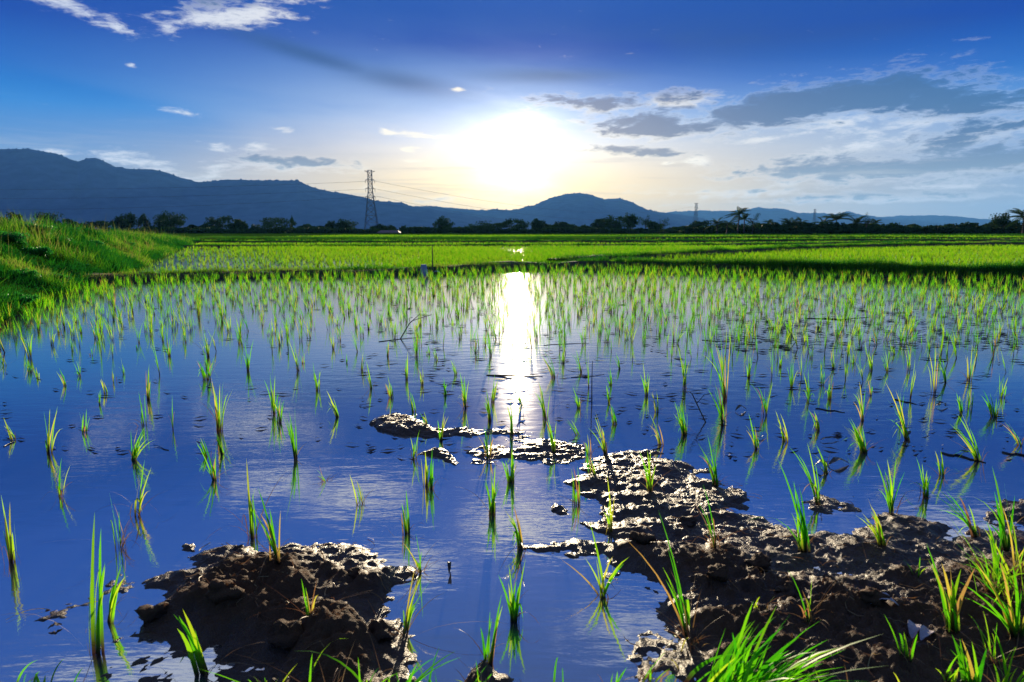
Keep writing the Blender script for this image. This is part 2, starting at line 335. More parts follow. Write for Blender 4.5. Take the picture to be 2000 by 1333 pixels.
def hill(prof, D, depth, seed, rough):
    """a range: ridge line from (px, py) read at distance D, slopes running forward and back by DEPTH"""
    pts = np.array([W(p[0], p[1], D) for p in prof]); n = 1100
    u = np.linspace(pts[0, 0], pts[-1, 0], n); rz = np.interp(u, pts[:, 0], pts[:, 2])
    k = np.array([.25, .5, .25]); 
    for _ in range(1): rz[1:-1] = np.convolve(rz, k, 'same')[1:-1]
    rz = rz + fbm(u*.010, u*0+seed, 4, seed)*rough*1.2; fine = np.maximum(fbm(u*.16, u*0+9, 3, seed), 0)*rough*1.5
    tv = np.concatenate([np.linspace(-1, 0, 40), np.linspace(0.05, 1, 12)]); V = []
    for t in tv:
        y = D+t*depth + fbm(u*.002, u*0+t, 3, seed+1)*depth*.2*(1-abs(t))
        fall = (1-abs(t))**.9; spur = fbm(u*.006, u*0+t*2.2, 4, seed+2)*.12*4*abs(t)*(1-abs(t))
        V.append(np.stack([u*(y/D), y, np.maximum((rz+3)*(fall+spur*fall)-3, -6)+(fine if t == 0 else 0)], 1))
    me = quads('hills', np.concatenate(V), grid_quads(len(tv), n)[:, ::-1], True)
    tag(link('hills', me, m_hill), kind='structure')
hill([(-600, 300), (-300, 286), (-60, 288), (0, 291), (60, 296), (110, 302), (150, 317), (168, 312), (187, 311), (205, 318), (228, 330), (265, 332), (300, 331), (330, 337), (352, 346), (385, 355), (440, 349), (500, 352), (545, 353), (580, 353), (600, 362), (625, 370), (665, 377), (700, 384), (740, 392), (785, 395), (800, 402), (840, 408), (880, 416), (930, 424), (1000, 432), (1080, 440), (1200, 450)], 2600, 620, 1, 5)
hill([(620, 440), (780, 405), (850, 403), (900, 408), (950, 411), (1000, 410), (1040, 402), (1070, 389), (1100, 378), (1130, 378), (1160, 382), (1180, 390), (1210, 388), (1235, 397), (1262, 409), (1300, 417), (1340, 421), (1380, 430), (1420, 438), (1520, 449)], 4000, 680, 3, 7)
hill([(1150, 440), (1250, 424), (1320, 414), (1365, 411), (1400, 413), (1440, 411), (1478, 406), (1500, 409), (1530, 409), (1560, 416), (1600, 417), (1640, 418), (1656, 414), (1680, 421), (1710, 424), (1745, 428), (1800, 433), (1900, 440), (2000, 446)], 6500, 900, 5, 9)
hill([(1500, 440), (1640, 430), (1700, 424), (1790, 421), (1860, 422), (1920, 429), (1990, 432), (2060, 434), (2300, 430), (2420, 436)], 7800, 1000, 6, 9)

# ------------------------------------------------------------------ foreground mud
def in_poly(x, y, P):
    r = np.zeros(x.shape, bool); n = len(P)
    for i in range(n):
        x0, y0 = P[i]; x1, y1 = P[(i+1) % n]
        c = ((y0 > y) != (y1 > y)) & (x < (x1-x0)*(y-y0)/(y1-y0+1e-12)+x0); r ^= c
    return r
def sdf(x, y, P):
    d = np.full(x.shape, 1e9); n = len(P)
    for i in range(n):
        ax, ay = P[i]; bx, by = P[(i+1) % n]; ex, ey = bx-ax, by-ay; t = np.clip(((x-ax)*ex+(y-ay)*ey)/(ex*ex+ey*ey+1e-12), 0, 1)
        d = np.minimum(d, np.hypot(x-ax-t*ex, y-ay-t*ey))
    return np.where(in_poly(x, y, P), d, -d)
mud_polys = [ # px outline, height, ramp
 ([(240, 1195), (285, 1130), (340, 1095), (385, 1075), (470, 1062), (560, 1065), (640, 1062), (720, 1090), (770, 1120), (800, 1150), (760, 1178), (800, 1215), (845, 1270), (875, 1333), (900, 1480), (420, 1480), (480, 1325), (395, 1300), (300, 1275), (245, 1240)], .050, .19),
 ([(345, 1082), (352, 1062), (385, 1064), (385, 1078)], .022, .03),
 ([(985, 1062), (1060, 1040), (1110, 1030), (1160, 1030), (1215, 1042), (1290, 1030), (1340, 1000), (1420, 1010), (1500, 1045), (1560, 1072), (1650, 1085), (1760, 1085), (1860, 1060), (2000, 1060), (2500, 1060), (2700, 1500), (1330, 1500), (1330, 1333), (1300, 1285), (1235, 1230), (1232, 1200), (1255, 1165), (1190, 1120), (1120, 1100), (1060, 1085), (1000, 1082)], .046, .26),
 ([(1130, 945), (1210, 905), (1290, 895), (1370, 915), (1440, 965), (1500, 1010), (1560, 1030), (1640, 1040), (1700, 1000), (1800, 1010), (1870, 1035), (1960, 980), (2100, 960), (2500, 950), (2500, 1160), (1700, 1160), (1300, 1100), (1180, 1060), (1060, 1010), (1080, 985), (1150, 995)], .012, .10),
 ([(740, 825), (770, 813), (800, 818), (850, 838), (895, 842), (880, 852), (830, 858), (790, 850), (760, 840)], .013, .07),
 ([(812, 888), (850, 877), (880, 884), (908, 912), (885, 916), (850, 900)], .014, .045),
 ([(905, 885), (960, 862), (900, 848), (980, 838), (1060, 850), (1150, 868), (1140, 895), (1110, 912), (1030, 908), (980, 905), (925, 908)], .010, .07),
 ([(1130, 905), (1220, 880), (1300, 885), (1240, 930), (1160, 940)], .007, .06),
 ([(1560, 985), (1620, 968), (1680, 975), (1690, 1010), (1600, 1020)], .006, .05),
 ([(885, 1320), (940, 1285), (975, 1300), (960, 1480), (880, 1480)], .05, .06),
]
gx = np.arange(-2.3, 3.6, .0068); gy = np.arange(.95, 4.3, .0075); X, Y = np.meshgrid(gx, gy, indexing='ij')
wob = fbm(X*3.0, Y*3.0, 6, 1, .6)*.17
film = np.zeros(X.shape); H = np.full(X.shape, -.05); thick = np.zeros(X.shape)
for P, hh, rr in mud_polys:
    Pg = [G(*p) for p in P]; s = sdf(X, Y, Pg)+wob*min(1, rr*8); k = np.clip(s/rr, -1, 1); k = np.where(k > 0, k*k*(3-2*k)*.85+.15*k, k)
    H = np.maximum(H, np.where(k > 0, hh*k+.001, .05*k*1.6))
    if hh > .03: film = np.maximum(film, np.clip((s+.055+wob*.5)/.09, 0, 1))
thick = np.clip(H/.06, 0, 1)
cl = np.abs(fbm(X*7, Y*7, 5, 2, .6)); c2 = np.abs(fbm(X*31, Y*31, 4, 4, .65)); c4 = np.maximum(fbm(X*16, Y*16, 3, 1, .5), 0); c3 = fbm(X*60, Y*60, 3, 5, .6)
low = fbm(X*2.1, Y*2.1, 3, 6); H0 = H.copy()
H = H + thick*(low*.06 + (.22-cl)*.055*(.4+thick) + (.2-c2)*.020 + c4*.022) + c3*(.0035+.009*thick) + fbm(X*110, Y*110, 2, 6, .6)*(.001+.006*thick) + np.where(H > -.02, 1, 0)*(fbm(X*8, Y*12, 5, 3, .6)*.015*(1-thick*.5)+fbm(X*3.5, Y*5, 3, 7)*.022*(1-thick*.4))
sheet = film*.0075-.0062+fbm(X*14, Y*18, 5, 5, .65)*.011+c3*.004
H = np.where(film > 0, np.maximum(H, sheet), H)
nx_, ny_ = X.shape
q = grid_quads(nx_, ny_); zf = H.ravel(); keep = (zf[q].max(1) > -.012); q = q[keep]
used, inv = np.unique(q.ravel(), return_inverse=True); Vm = np.stack([X.ravel(), Y.ravel(), zf], 1)[used]
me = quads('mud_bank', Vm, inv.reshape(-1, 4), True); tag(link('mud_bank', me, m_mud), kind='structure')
def mudz(x, y):
    i = int((x-gx[0])/.0068); j = int((y-gy[0])/.0075)
    if 0 <= i < nx_ and 0 <= j < ny_: return max(0.0, float(H[i, j]))
    return 0.0

# ------------------------------------------------------------------ rice seedlings
def seedling_mesh(name, hgt, lean, n, spread, wid, dryf, seed, xoff=0.0, ln_y=0.0):
    r = np.random.default_rng(seed)
    h = hgt*r.uniform(.55, 1.0, n); h[0] = hgt; base = np.stack([r.normal(0, .006, n)+xoff, r.normal(0, .006, n), np.full(n, -.01)], 1)
    lx = lean+r.normal(0, spread, n); ly = ln_y+r.normal(0, spread, n); lx[0] = lean
    dr = r.uniform(0, .16, n)+np.where(r.random(n) < .2, .25, 0); dr[0] = .03; dr = np.where(r.random(n) < .12, r.uniform(.5, .95, n), dr)
    tint = np.clip(r.normal(r.uniform(.25, .6), .2, n), 0, .85); dm = r.random(n) < dryf; dm[0] = False; tint = np.where(dm, r.uniform(.88, 1, n), tint)
    return blades(name, base, h, wid*r.uniform(.7, 1.15, n), lx, ly, dr, tint, 5)
def dry_mesh(hgt, n, spread, seed):
    r = np.random.default_rng(seed); h = hgt*r.uniform(.4, .9, n)
    return blades('dry_leaf', np.stack([r.normal(0, .008, n), r.normal(0, .008, n), np.zeros(n)-.005], 1), h, .0028*r.uniform(.6, 1.3, n), r.normal(0, spread, n), r.normal(0, spread, n), r.uniform(.2, .95, n), r.random(n), 6)
used_xy = []
def plant(px, py, tx, ty, n=6, spread=.16, wid=.0075, dry=.12, label=None, cat='rice seedling', name='rice_seedling', group='rice seedlings planted in the water', ndry=3, seed=None, dspread=.6):
    x, y = G(px, py, .0); z = mudz(x, y)
    if z > .01: x, y = G(px, py, z); z = mudz(x, y)
    top = W(tx, ty, y); hgt = max(.06, top[2]-z); lean = (top[0]-x)/hgt
    sd = seed if seed is not None else int(px*7+py*13)
    o = link(name, seedling_mesh(name, hgt*1.03, lean, n, spread, wid, dry, sd), m_rice, loc=(x, y, z))
    if ndry:
        d = link('dry_leaf', dry_mesh(hgt*.9, ndry, dspread, sd+1), m_dry, parent=o)
    tag(o, label, cat, group); used_xy.append((x, y)); return o
near = [ # base px, top px, blades, spread, width, dryness, label
 (187, 1278, 190, 990, 6, .03, .014, 0, "tallest broad-bladed rice seedling standing in murky water at the lower left corner"),
 (212, 1215, 236, 1095, 3, .05, .012, 0, "short pair of broad rice blades beside the tallest seedling at lower left"),
 (22, 1100, 8, 955, 4, .05, .009, .1, "rice seedling with two upright blades at the left edge above the murky water"),
 (235, 1070, 216, 952, 3, .12, .005, .3, "thin wispy rice seedling behind the tallest broad-bladed seedling at lower left"),
 (118, 970, 120, 890, 3, .10, .006, .1, "small single-bladed rice seedling with a brown bud at its foot near the left edge"),
 (270, 1008, 278, 895, 6, .12, .007, .3, "stocky rice seedling with reddish dry tips in blue water left of the left mud mound"),
 (262, 900, 284, 828, 5, .15, .007, .1, "rice seedling leaning to the right just behind the stocky reddish-tipped one"),
 (420, 938, 395, 852, 6, .22, .007, .1, "rice seedling with splayed left-leaning leaves in the reflected white cloud"),
 (495, 1050, 487, 888, 6, .07, .009, .1, "tall upright rice seedling just behind the left mud mound"),
 (540, 1108, 508, 940, 9, .20, .010, .2, "bushy yellow-green rice seedling rooted on the left mud mound and leaning left"),
 (635, 940, 618, 906, 3, .2, .005, .2, "tiny rice seedling leaning left in open blue water behind the left mud mound"),
 (704, 985, 690, 918, 2, .06, .007, 0, "short single-stem rice seedling in open water between the two mud mounds"),
 (792, 1042, 786, 950, 5, .05, .009, .1, "dark green upright rice seedling with narrow leaves and a straight reflection"),
 (832, 950, 828, 872, 4, .07, .008, 0, "left half of a twin rice seedling clump beside the long mud islet"),
 (843, 955, 846, 868, 4, .07, .008, 0, "right half of a twin rice seedling clump beside the long mud islet"),
 (808, 898, 818, 838, 4, .15, .006, .1, "small rice seedling at the left end of the long mud islet"),
 (960, 1005, 963, 900, 8, .13, .009, .1, "full green rice seedling standing in the channel between the mud mounds"),
 (998, 942, 994, 862, 8, .14, .008, .2, "rice seedling with reddish outer leaves in front of the glittering mud flat"),
 (1018, 1070, 1006, 962, 8, .13, .009, .2, "rice seedling growing at the tip of the right mud mound's spit"),
 (1125, 985, 1120, 905, 6, .10, .007, .2, "rice seedling at the left rim of the glistening wet mud"),
 (1193, 1042, 1187, 928, 4, .09, .007, .2, "slender dark-stemmed rice seedling on the wet mud behind the brown ridge"),
 (1155, 930, 1148, 868, 3, .06, .006, .1, "narrow bent rice seedling at the upper left of the wet mud"),
 (1270, 965, 1262, 872, 7, .17, .008, .2, "leafy rice seedling in the middle of the glistening wet mud"),
 (1397, 950, 1386, 850, 9, .18, .008, .1, "dense spreading rice seedling at the back rim of the wet mud"),
 (1000, 1215, 990, 1095, 3, .08, .010, 0, "V-shaped rice seedling with two broad blades in the dark channel at bottom centre"),
 (1006, 1216, 1026, 1090, 3, .06, .009, 0, "right-leaning blade pair right against the V-shaped seedling at bottom centre"),
 (1178, 1165, 1155, 1040, 5, .35, .009, .1, "rice seedling with fallen leaves over the water in front of the right mud mound"),
 (1345, 1245, 1308, 1030, 7, .14, .008, .2, "tall rice seedling with a skirt of dry brown leaves on the dark mud"),
 (1395, 1078, 1368, 935, 5, .16, .006, .5, "wispy half-dry rice seedling on the ridge of the right mud mound"),
 (1570, 1082, 1532, 900, 8, .12, .009, .2, "tall left-leaning rice seedling at the edge of the dark mud"),
 (1725, 1068, 1690, 968, 9, .14, .008, .1, "compact left-leaning rice seedling on the grey wet mud at right"),
 (1740, 1008, 1728, 880, 7, .16, .007, .1, "open fan-shaped rice seedling on long bare stems in the blue water at right"),
 (1806, 970, 1792, 890, 8, .20, .008, .1, "broad fan-shaped rice seedling in the water above the grey wet mud"),
 (1615, 925, 1592, 860, 6, .14, .008, .1, "left-leaning rice seedling beside a dark floating leaf"),
 (1690, 885, 1660, 812, 7, .13, .008, .1, "left-leaning rice seedling behind the one with the floating leaf"),
 (1840, 930, 1830, 872, 5, .14, .007, .1, "short rice seedling behind the broad fan-shaped one at right"),
 (1912, 902, 1862, 800, 8, .20, .008, .1, "large left-leaning rice seedling with a dead stalk lying at its foot"),
 (1905, 1050, 1822, 935, 9, .18, .010, .1, "big rice seedling leaning far to the left over the grey mud at right"),
 (1600, 990, 1570, 850, 5, .12, .007, .1, "thin tall rice seedling right of the leaning one at the wet mud's edge"),
 (1968, 1080, 1945, 905, 6, .12, .010, .1, "very tall thin rice seedling near the right edge of the mud"),
 (1860, 1240, 1850, 1078, 14, .16, .012, .2, "thick clump of broad rice leaves on the dark mud at lower right"),
 (1990, 1235, 1930, 1040, 14, .30, .010, .25, "tangled clump of arching rice leaves at the right edge"),
 (1900, 1345, 1882, 1225, 12, .20, .010, .2, "pointed clump of rice leaves at the bottom right corner"),
 (398, 1318, 352, 1180, 5, .08, .012, .3, "orange-tipped rice seedling with broad blades at the front of the left mud mound"),
 (606, 1205, 602, 1105, 4, .15, .006, .6, "small brownish rice seedling in the middle of the left mud mound"),
 (792, 1240, 815, 1110, 5, .22, .007, .4, "right-leaning half-dry rice seedling on the right slope of the left mud mound"),
 (955, 1300, 975, 1160, 5, .14, .009, .2, "rice seedling with one tall reddish-tipped blade at the bottom centre"),
 (820, 1120, 808, 1040, 4, .22, .005, .5, "thin straggling seedling in the water right of the left mud mound"),
 (1775, 1290, 1772, 1195, 3, .15, .007, .3, "small rice seedling in front of the pale leaf litter"),
 (1585, 1200, 1578, 1100, 4, .15, .007, .5, "small seedling with a long dry leaf bending right over the dark mud"),
]
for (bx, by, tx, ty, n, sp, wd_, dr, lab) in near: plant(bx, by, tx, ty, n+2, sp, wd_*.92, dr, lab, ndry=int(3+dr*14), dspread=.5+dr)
def crop(lst, ox, oy): return [(ox+a/2.857, oy+b/2.857, ox+c/2.857, oy+d/2.857, *r) for a, b, c, d, *r in lst]
mid = crop([(290,500,285,390),(170,650,140,570),(165,570,135,360,8),(205,680,205,600,3),(365,725,330,620),(445,670,430,570),(455,430,445,350),(405,530,405,450),(515,555,505,490),(590,765,565,680,3),(555,830,553,740),(635,705,630,620,3),(690,660,672,560),(765,520,760,460,3),(910,480,905,350,4),(945,560,940,450),(965,350,960,240),(830,800,832,600,7),(805,945,795,750,5),(740,1140,810,950,8),(275,1100,285,840,6),(472,985,468,850,5),(80,1025,10,900,5),(35,610,5,520,5),(1222,975,1200,660,10),(1160,560,1140,380,10),(1140,690,1095,540),(1165,690,1150,480,8),(1110,350,1090,170,9),(1240,360,1215,200,8),(1340,450,1315,320,7),(1385,640,1375,440,8),(1560,500,1545,390,7),(1665,640,1605,430,6),(1775,750,1750,590,8),(1525,880,1515,640,8),(1560,930,1555,740,8),(1650,1130,1590,800,12),(1885,900,1830,740,9),(1155,1120,1110,1010,5),(1240,1105,1190,970,6),(1690,600,1690,540,3),(1860,520,1850,400,6),(1930,600,1930,540,3),(325,400,320,260,8),(215,400,190,260,9),(360,400,350,250,8),(740,320,730,170,8),(640,300,630,180,8),(590,150,580,110)], 0, 500)
mid += crop([(200,410,195,320),(130,400,130,290),(160,640,168,530),(215,740,185,580,8),(325,790,310,650,7),(412,690,412,530,7),(500,720,495,620,7),(450,870,425,750),(520,950,500,860),(603,1030,614,860,6),(628,780,616,670),(580,580,560,510),(535,550,522,490),(740,850,712,625,9),(892,815,905,650,6),(877,920,850,740,9),(997,1000,980,800,6),(868,1130,862,940,7),(685,665,660,570),(718,440,700,350),(795,540,790,430,6),(1050,830,1008,720,4),(1240,680,1165,510,7),(1190,910,1150,690,9),(1235,1100,1205,880,7),(1375,850,1340,720,6),(1365,1000,1310,900,5),(1385,650,1360,520),(1520,1105,1465,870,8),(1575,940,1560,780,6),(1540,820,1520,700),(1600,630,1585,540),(1752,780,1735,580,9),(1812,870,1798,740,5),(1965,1000,1915,800,8),(1835,1055,1770,870,5),(1285,600,1275,470),(1550,720,1540,620,6),(305,560,305,470),(470,560,462,410,7),(880,560,870,400,7),(1430,1110,1420,990,4)], 650, 500)
mid += crop([(105,740,108,470,9),(105,1000,60,800,7),(330,800,290,410,11),(320,950,280,700,10),(465,680,470,530,8),(515,1080,475,870,8),(555,890,535,620,7),(640,620,650,520,7),(670,1035,632,860,7),(705,735,705,560,6),(815,570,820,480,4),(845,970,805,790,8),(803,790,785,640,6),(870,720,880,570,6),(915,800,920,650,8),(940,630,935,490,7),(1045,600,1050,520,5),(1148,640,1130,510,8),(1140,780,1160,670,4),(1100,920,1078,690,6),(1110,1095,1025,890,9),(1240,650,1220,530,5),(1272,550,1262,470,8),(1350,1030,1225,690,9),(1358,640,1350,500,5),(1500,770,1490,470,6),(1565,710,1530,560,6),(1650,880,1635,760,7),(1690,690,1700,490,6),(1835,900,1800,750,8),(1880,790,1878,650,8),(1982,1060,1870,890,6),(1960,480,1935,390,4),(1020,520,1025,420,5),(1180,500,1160,380,5),(1620,500,1600,400,5),(1830,560,1820,400,5),(1700,850,1720,730,5)], 1300, 500)
auto = []
for m in mid:
    n = m[4] if len(m) > 4 else 5
    if m[1] > 845 and 0: continue
    o = plant(m[0], m[1], m[2], m[3]-2, int(n)+1, .12, .0068, .15, None, ndry=2); auto.append((m[0], m[1], m[3]-m[1], m[2]-m[0], o))
# the rest of the paddy: jittered rows
left_line = [(-150, 720), (0, 640), (60, 612), (110, 592), (190, 552), (270, 532), (300, 516), (330, 500), (372, 482), (385, 476), (395, 470)]
bank_foot = [G(*p) for p in left_line]
b1px = [(150, 558), (300, 548), (450, 543), (700, 539), (850, 535), (1000, 528), (1200, 524), (1450, 531), (1700, 538), (2000, 548), (2300, 556), (2900, 575)]
b1 = [G(*p) for p in b1px]
def foot_x(y): ys = [p[1] for p in bank_foot]; xs = [p[0] for p in bank_foot]; return float(np.interp(y, ys, xs))
def b1_y(x): return float(np.interp(x, [p[0] for p in b1], [p[1] for p in b1]))
cand = []
U = np.array(used_xy)
yy = 3.2
while yy < 17.5:
    sp = .225
    xx = -yy*.86-1
    while xx < yy*.90+1.2:
        x = xx+random.uniform(-.10, .10); y = yy+random.uniform(-.12, .12); xx += sp
        px, py = proj(x, y, 0)
        if y > b1_y(x)+.05 or x < foot_x(y)-.25: continue
        if py > 690 and px < 1300 and random.random() < .78: continue
        if py > 705 and random.random() < (.88 if py > 760 else .6): continue
        if px < 900 and py > 600 and random.random() < .25: continue
        if py > 860: continue
        if random.random() < .06: continue
        if ((U[:, 0]-x)**2+(U[:, 1]-y)**2).min() < (.16*.16 if py > 600 else .006): continue
        cand.append((x, y, px, py))
    yy += sp
for k in range(26):  # the row of lush seedlings along the left bank
    t = k/25; x, y = G(20+t*330, 640-(t**.8)*110); cand.append((x+random.uniform(-.1, .2), y+random.uniform(-.2, .2), *proj(x, y, 0)))
cand.sort(key=lambda c: c[1])
protos = [seedling_mesh('rice_seedling', 1.0, random.uniform(-.18, .08), random.randint(4, 8), .10, .018, .15, 500+i) for i in range(16)]
dprotos = [dry_mesh(.8, 3, .6, 700+i) for i in range(6)]
for dm in dprotos: dm.materials.append(m_dry)
n_ind = 298-len(near)-len(auto)
for i, (x, y, px, py) in enumerate(cand[:n_ind]):
    pr = protos[i % 16]; o = link('rice_seedling', pr, m_rice, loc=(x, y, 0)); hh = random.uniform(.17, .27)*(1.15 if px < 330 and py > 540 else 1)
    o.scale = (hh, hh, hh); o.rotation_euler = (random.uniform(-.1, .1), random.uniform(-.16, .06), 0); tag(o, None, 'rice seedling', 'rice seedlings planted in the water')
    link('dry_leaf', dprotos[i % 6], m_dry, parent=o)
    auto.append((px, py, -1327*hh/y, 0, o))
# name every remaining seedling by the stretch of water it stands in
cols = [(0, 330, 'by the grass bank'), (330, 620, 'left of the tall pylon'), (620, 860, 'below the tall pylon'), (860, 1160, 'in the glare'), (1160, 1420, 'right of the glare'), (1420, 1720, 'below the palms'), (1720, 9999, 'below the dark wood')]
rows = [(780, 9999, 'front'), (690, 780, 'second'), (625, 690, 'third'), (585, 625, 'fourth'), (0, 585, 'rear')]
OW = 'first second third fourth fifth sixth seventh eighth ninth tenth eleventh twelfth thirteenth fourteenth fifteenth sixteenth seventeenth eighteenth nineteenth twentieth'.split(); OW += ['twenty-'+w for w in OW[:9]]+['thirtieth']+['thirty-'+w for w in OW[:9]]
cells = {}
for a in auto:
    px = min(max(a[0], 1), 1999)
    c = next(i for i, (l, h, _) in enumerate(cols) if l <= px < h); r = next(i for i, (l, h, _) in enumerate(rows) if l <= a[1] < h); cells.setdefault((r, c), []).append(a)
for (r, c), L in cells.items():
    L.sort(key=lambda a: a[0])
    for i, (px, py, hp, ln, o) in enumerate(L):
        size = 'tall' if -hp > 75 else 'small' if -hp < 38 else 'slim'
        o['label'] = f"{size} rice seedling, {OW[i]} from left in the {rows[r][2]} rank {cols[c][2]}"
# everything beyond, too many to tell apart
def tufts(pts, hgt, nb, wid, spread, seed, tint_mu=.45, dry=.1, segs=3, name='rice_seedlings'):
    r = np.random.default_rng(seed); N = len(pts); P = np.repeat(pts, nb, 0); M = N*nb; hh = np.repeat(hgt, nb)*r.uniform(.6, 1.0, M)
    P = P+np.stack([r.normal(0, .012, M), r.normal(0, .012, M), np.zeros(M)], 1)
    tl = np.repeat(r.normal(-.03, .10, N), nb)
    tint = np.clip(np.repeat(r.normal(tint_mu, .12, N), nb)+r.normal(0, .12, M), 0, .86); tint = np.where(r.random(M) < dry, r.uniform(.88, 1, M), tint)
    return blades(name, P, hh, np.repeat(wid, nb)*r.uniform(.7, 1.2, M), tl+r.normal(0, spread, M), r.normal(0, spread, M), r.uniform(0, .2, M), tint, segs)
rest = np.array([(x, y, -.005) for x, y, _, _ in cand[n_ind:]])
me = tufts(rest, rng.uniform(.17, .27, len(rest)), 6, np.full(len(rest), .0046)*(1+rest[:, 1]/40), .14, 3, segs=4)
tag(link('rice_seedlings', me, m_rice), 'hundreds of thin rice seedlings standing in the far part of the flooded paddy', 'seedlings', None, 'stuff')

# ------------------------------------------------------------------ bunds between the paddies
def bund(pts, width, h0, h1, seed, name='bund', mt=None, step=.25):
    P, s = resample(pts, step); n = len(P); T = np.gradient(P, axis=0); T /= np.linalg.norm(T, axis=1)[:, None]; Nn = np.stack([-T[:, 1], T[:, 0]], 1)
    Nn *= np.sign(Nn[:, 1:2])+(Nn[:, 1:2] == 0); tv = np.linspace(0, 1, 13); hs = np.linspace(h0, h1, n); V = []
    for t in tv:
        w = width*(1+.25*vnoise(s*.7, s*0+seed, 2)); x = P[:, 0]+Nn[:, 0]*w*t; y = P[:, 1]+Nn[:, 1]*w*t
        prof = min(1, math.sin(math.pi*min(max(t, 0), 1))*1.6); z = -.06+(hs+.06)*prof*(1+.5*fbm(s*.5, s*0+t, 3, seed))+fbm(s*3, s*0+t*4, 3, seed+1)*.05*prof
        V.append(np.stack([x+fbm(s*1.1, s*0+3+t, 3, seed+2)*.12, y+fbm(s*1.3, s*0+t, 3, seed+3)*.14, z], 1))
    me = quads(name, np.concatenate(V), grid_quads(len(tv), n), True)
    if mt is None: mt = m_soil
    tag(link(name, me, mt), kind='structure'); return P, Nn, hs, s
def bund_grass(bd, width, N, hmin, hmax, wid, m_, tint, label, seed, dens=None, t0=.15, t1=.9, lean=.25, name='grass'):
    P, Nn, hs, s = bd; r = np.random.default_rng(seed); n = len(P)
    wts = np.ones(n) if dens is None else np.maximum(dens(P[:, 0], P[:, 1]), 0); wts /= wts.sum()
    i = r.choice(n, N, p=wts); t = r.uniform(t0, t1, N); jit = r.uniform(-.5, .5, N)*(s[1]-s[0])
    T = np.stack([Nn[:, 1], -Nn[:, 0]], 1)
    x = P[i, 0]+Nn[i, 0]*width*t+T[i, 0]*jit; y = P[i, 1]+Nn[i, 1]*width*t+T[i, 1]*jit; z = hs[i]*np.minimum(1, np.sin(np.pi*t)*1.6)-.03
    cl = 1+.9*fbm(x*1.2, y*1.2, 3, seed); h = r.uniform(hmin, hmax, N)*np.clip(cl, .4, 1.6)
    tn = np.clip(tint+r.normal(0, .15, N)+.5*fbm(x*.6, y*.6, 3, seed+1), 0, 1)
    me = blades(name, np.stack([x, y, z], 1), h, wid*r.uniform(.6, 1.3, N), r.normal(0, lean, N), r.normal(0, lean, N), r.uniform(0, .45, N), tn, 3)
    return tag(link(name, me, m_), label, 'grass', None, 'stuff')
bd1 = bund(b1, .9, .13, .17, 1, 'paddy_bund')
bund_grass(bd1, .9, 42000, .05, .16, .007, m_bank, .6, 'grass growing on the near earth dyke across the paddy', 21, dens=lambda x, y: .8+.5*(x > 1)+.8*(x > 5), t0=.03, t1=.95)
bund_grass(bd1, .9, 26000, .12, .30, .008, m_bank, .42, 'thick dark grass on the right part of the near earth dyke', 22, dens=lambda x, y: 1.0*(x > 2)+1.5*(x > 6), t0=.05, t1=.9)
b2 = bund([G(*p) for p in [(1120, 519), (1300, 505), (1450, 497), (1600, 489), (1750, 484), (2000, 480), (2400, 478)]], 1.0, .16, .22, 4, 'paddy_bund')
bund_grass(b2, 1.0, 26000, .08, .22, .012, m_bank, .5, 'grass on the slanting dyke behind the right half of the paddy', 24)
b3 = bund([G(*p) for p in [(350, 484), (700, 485), (1000, 483), (1300, 484), (1600, 480), (1800, 476)]], 1.0, .12, .16, 5, 'paddy_bund')
bund_grass(b3, 1.0, 22000, .06, .16, .014, m_bank, .25, 'short dark grass on the third dyke', 25)
b4 = bund([G(*p) for p in [(360, 476), (700, 477), (1000, 476), (1400, 476), (1700, 473), (2100, 476)]], 1.2, .16, .22, 6, 'paddy_bund')
bund_grass(b4, 1.2, 22000, .08, .22, .02, m_bank, .15, 'dark grass on the fourth dyke', 26)
b5 = bund([G(*p) for p in [(1050, 468), (1500, 467), (1800, 468), (2100, 471)]], 1.5, .15, .2, 7, 'paddy_bund')
bund_grass(b5, 1.5, 14000, .1, .25, .03, m_belt, .3, 'dark grass on the farthest dyke', 27)
belt = bund([G(*p) for p in [(330, 470), (600, 471), (900, 471), (1150, 469), (1330, 465.5)]], 9, .16, .14, 8, 'grass_rise', m_ground, .6)
bund_grass(belt, 9, 40000, .10, .30, .035, m_belt, .5, 'tall dark green grass belt in front of the tree line', 28, t0=.02, t1=.9)
belt2 = bund([G(*p) for p in [(1250, 461.5), (1500, 462), (1750, 462.5), (2050, 463), (2400, 464)]], 8, .08, .22, 9, 'grass_rise', m_ground, .6)
bund_grass(belt2, 8, 34000, .12, .32, .045, m_belt, .35, 'dark green rough grass in front of the dark wood', 29, t0=.02, t1=.9)

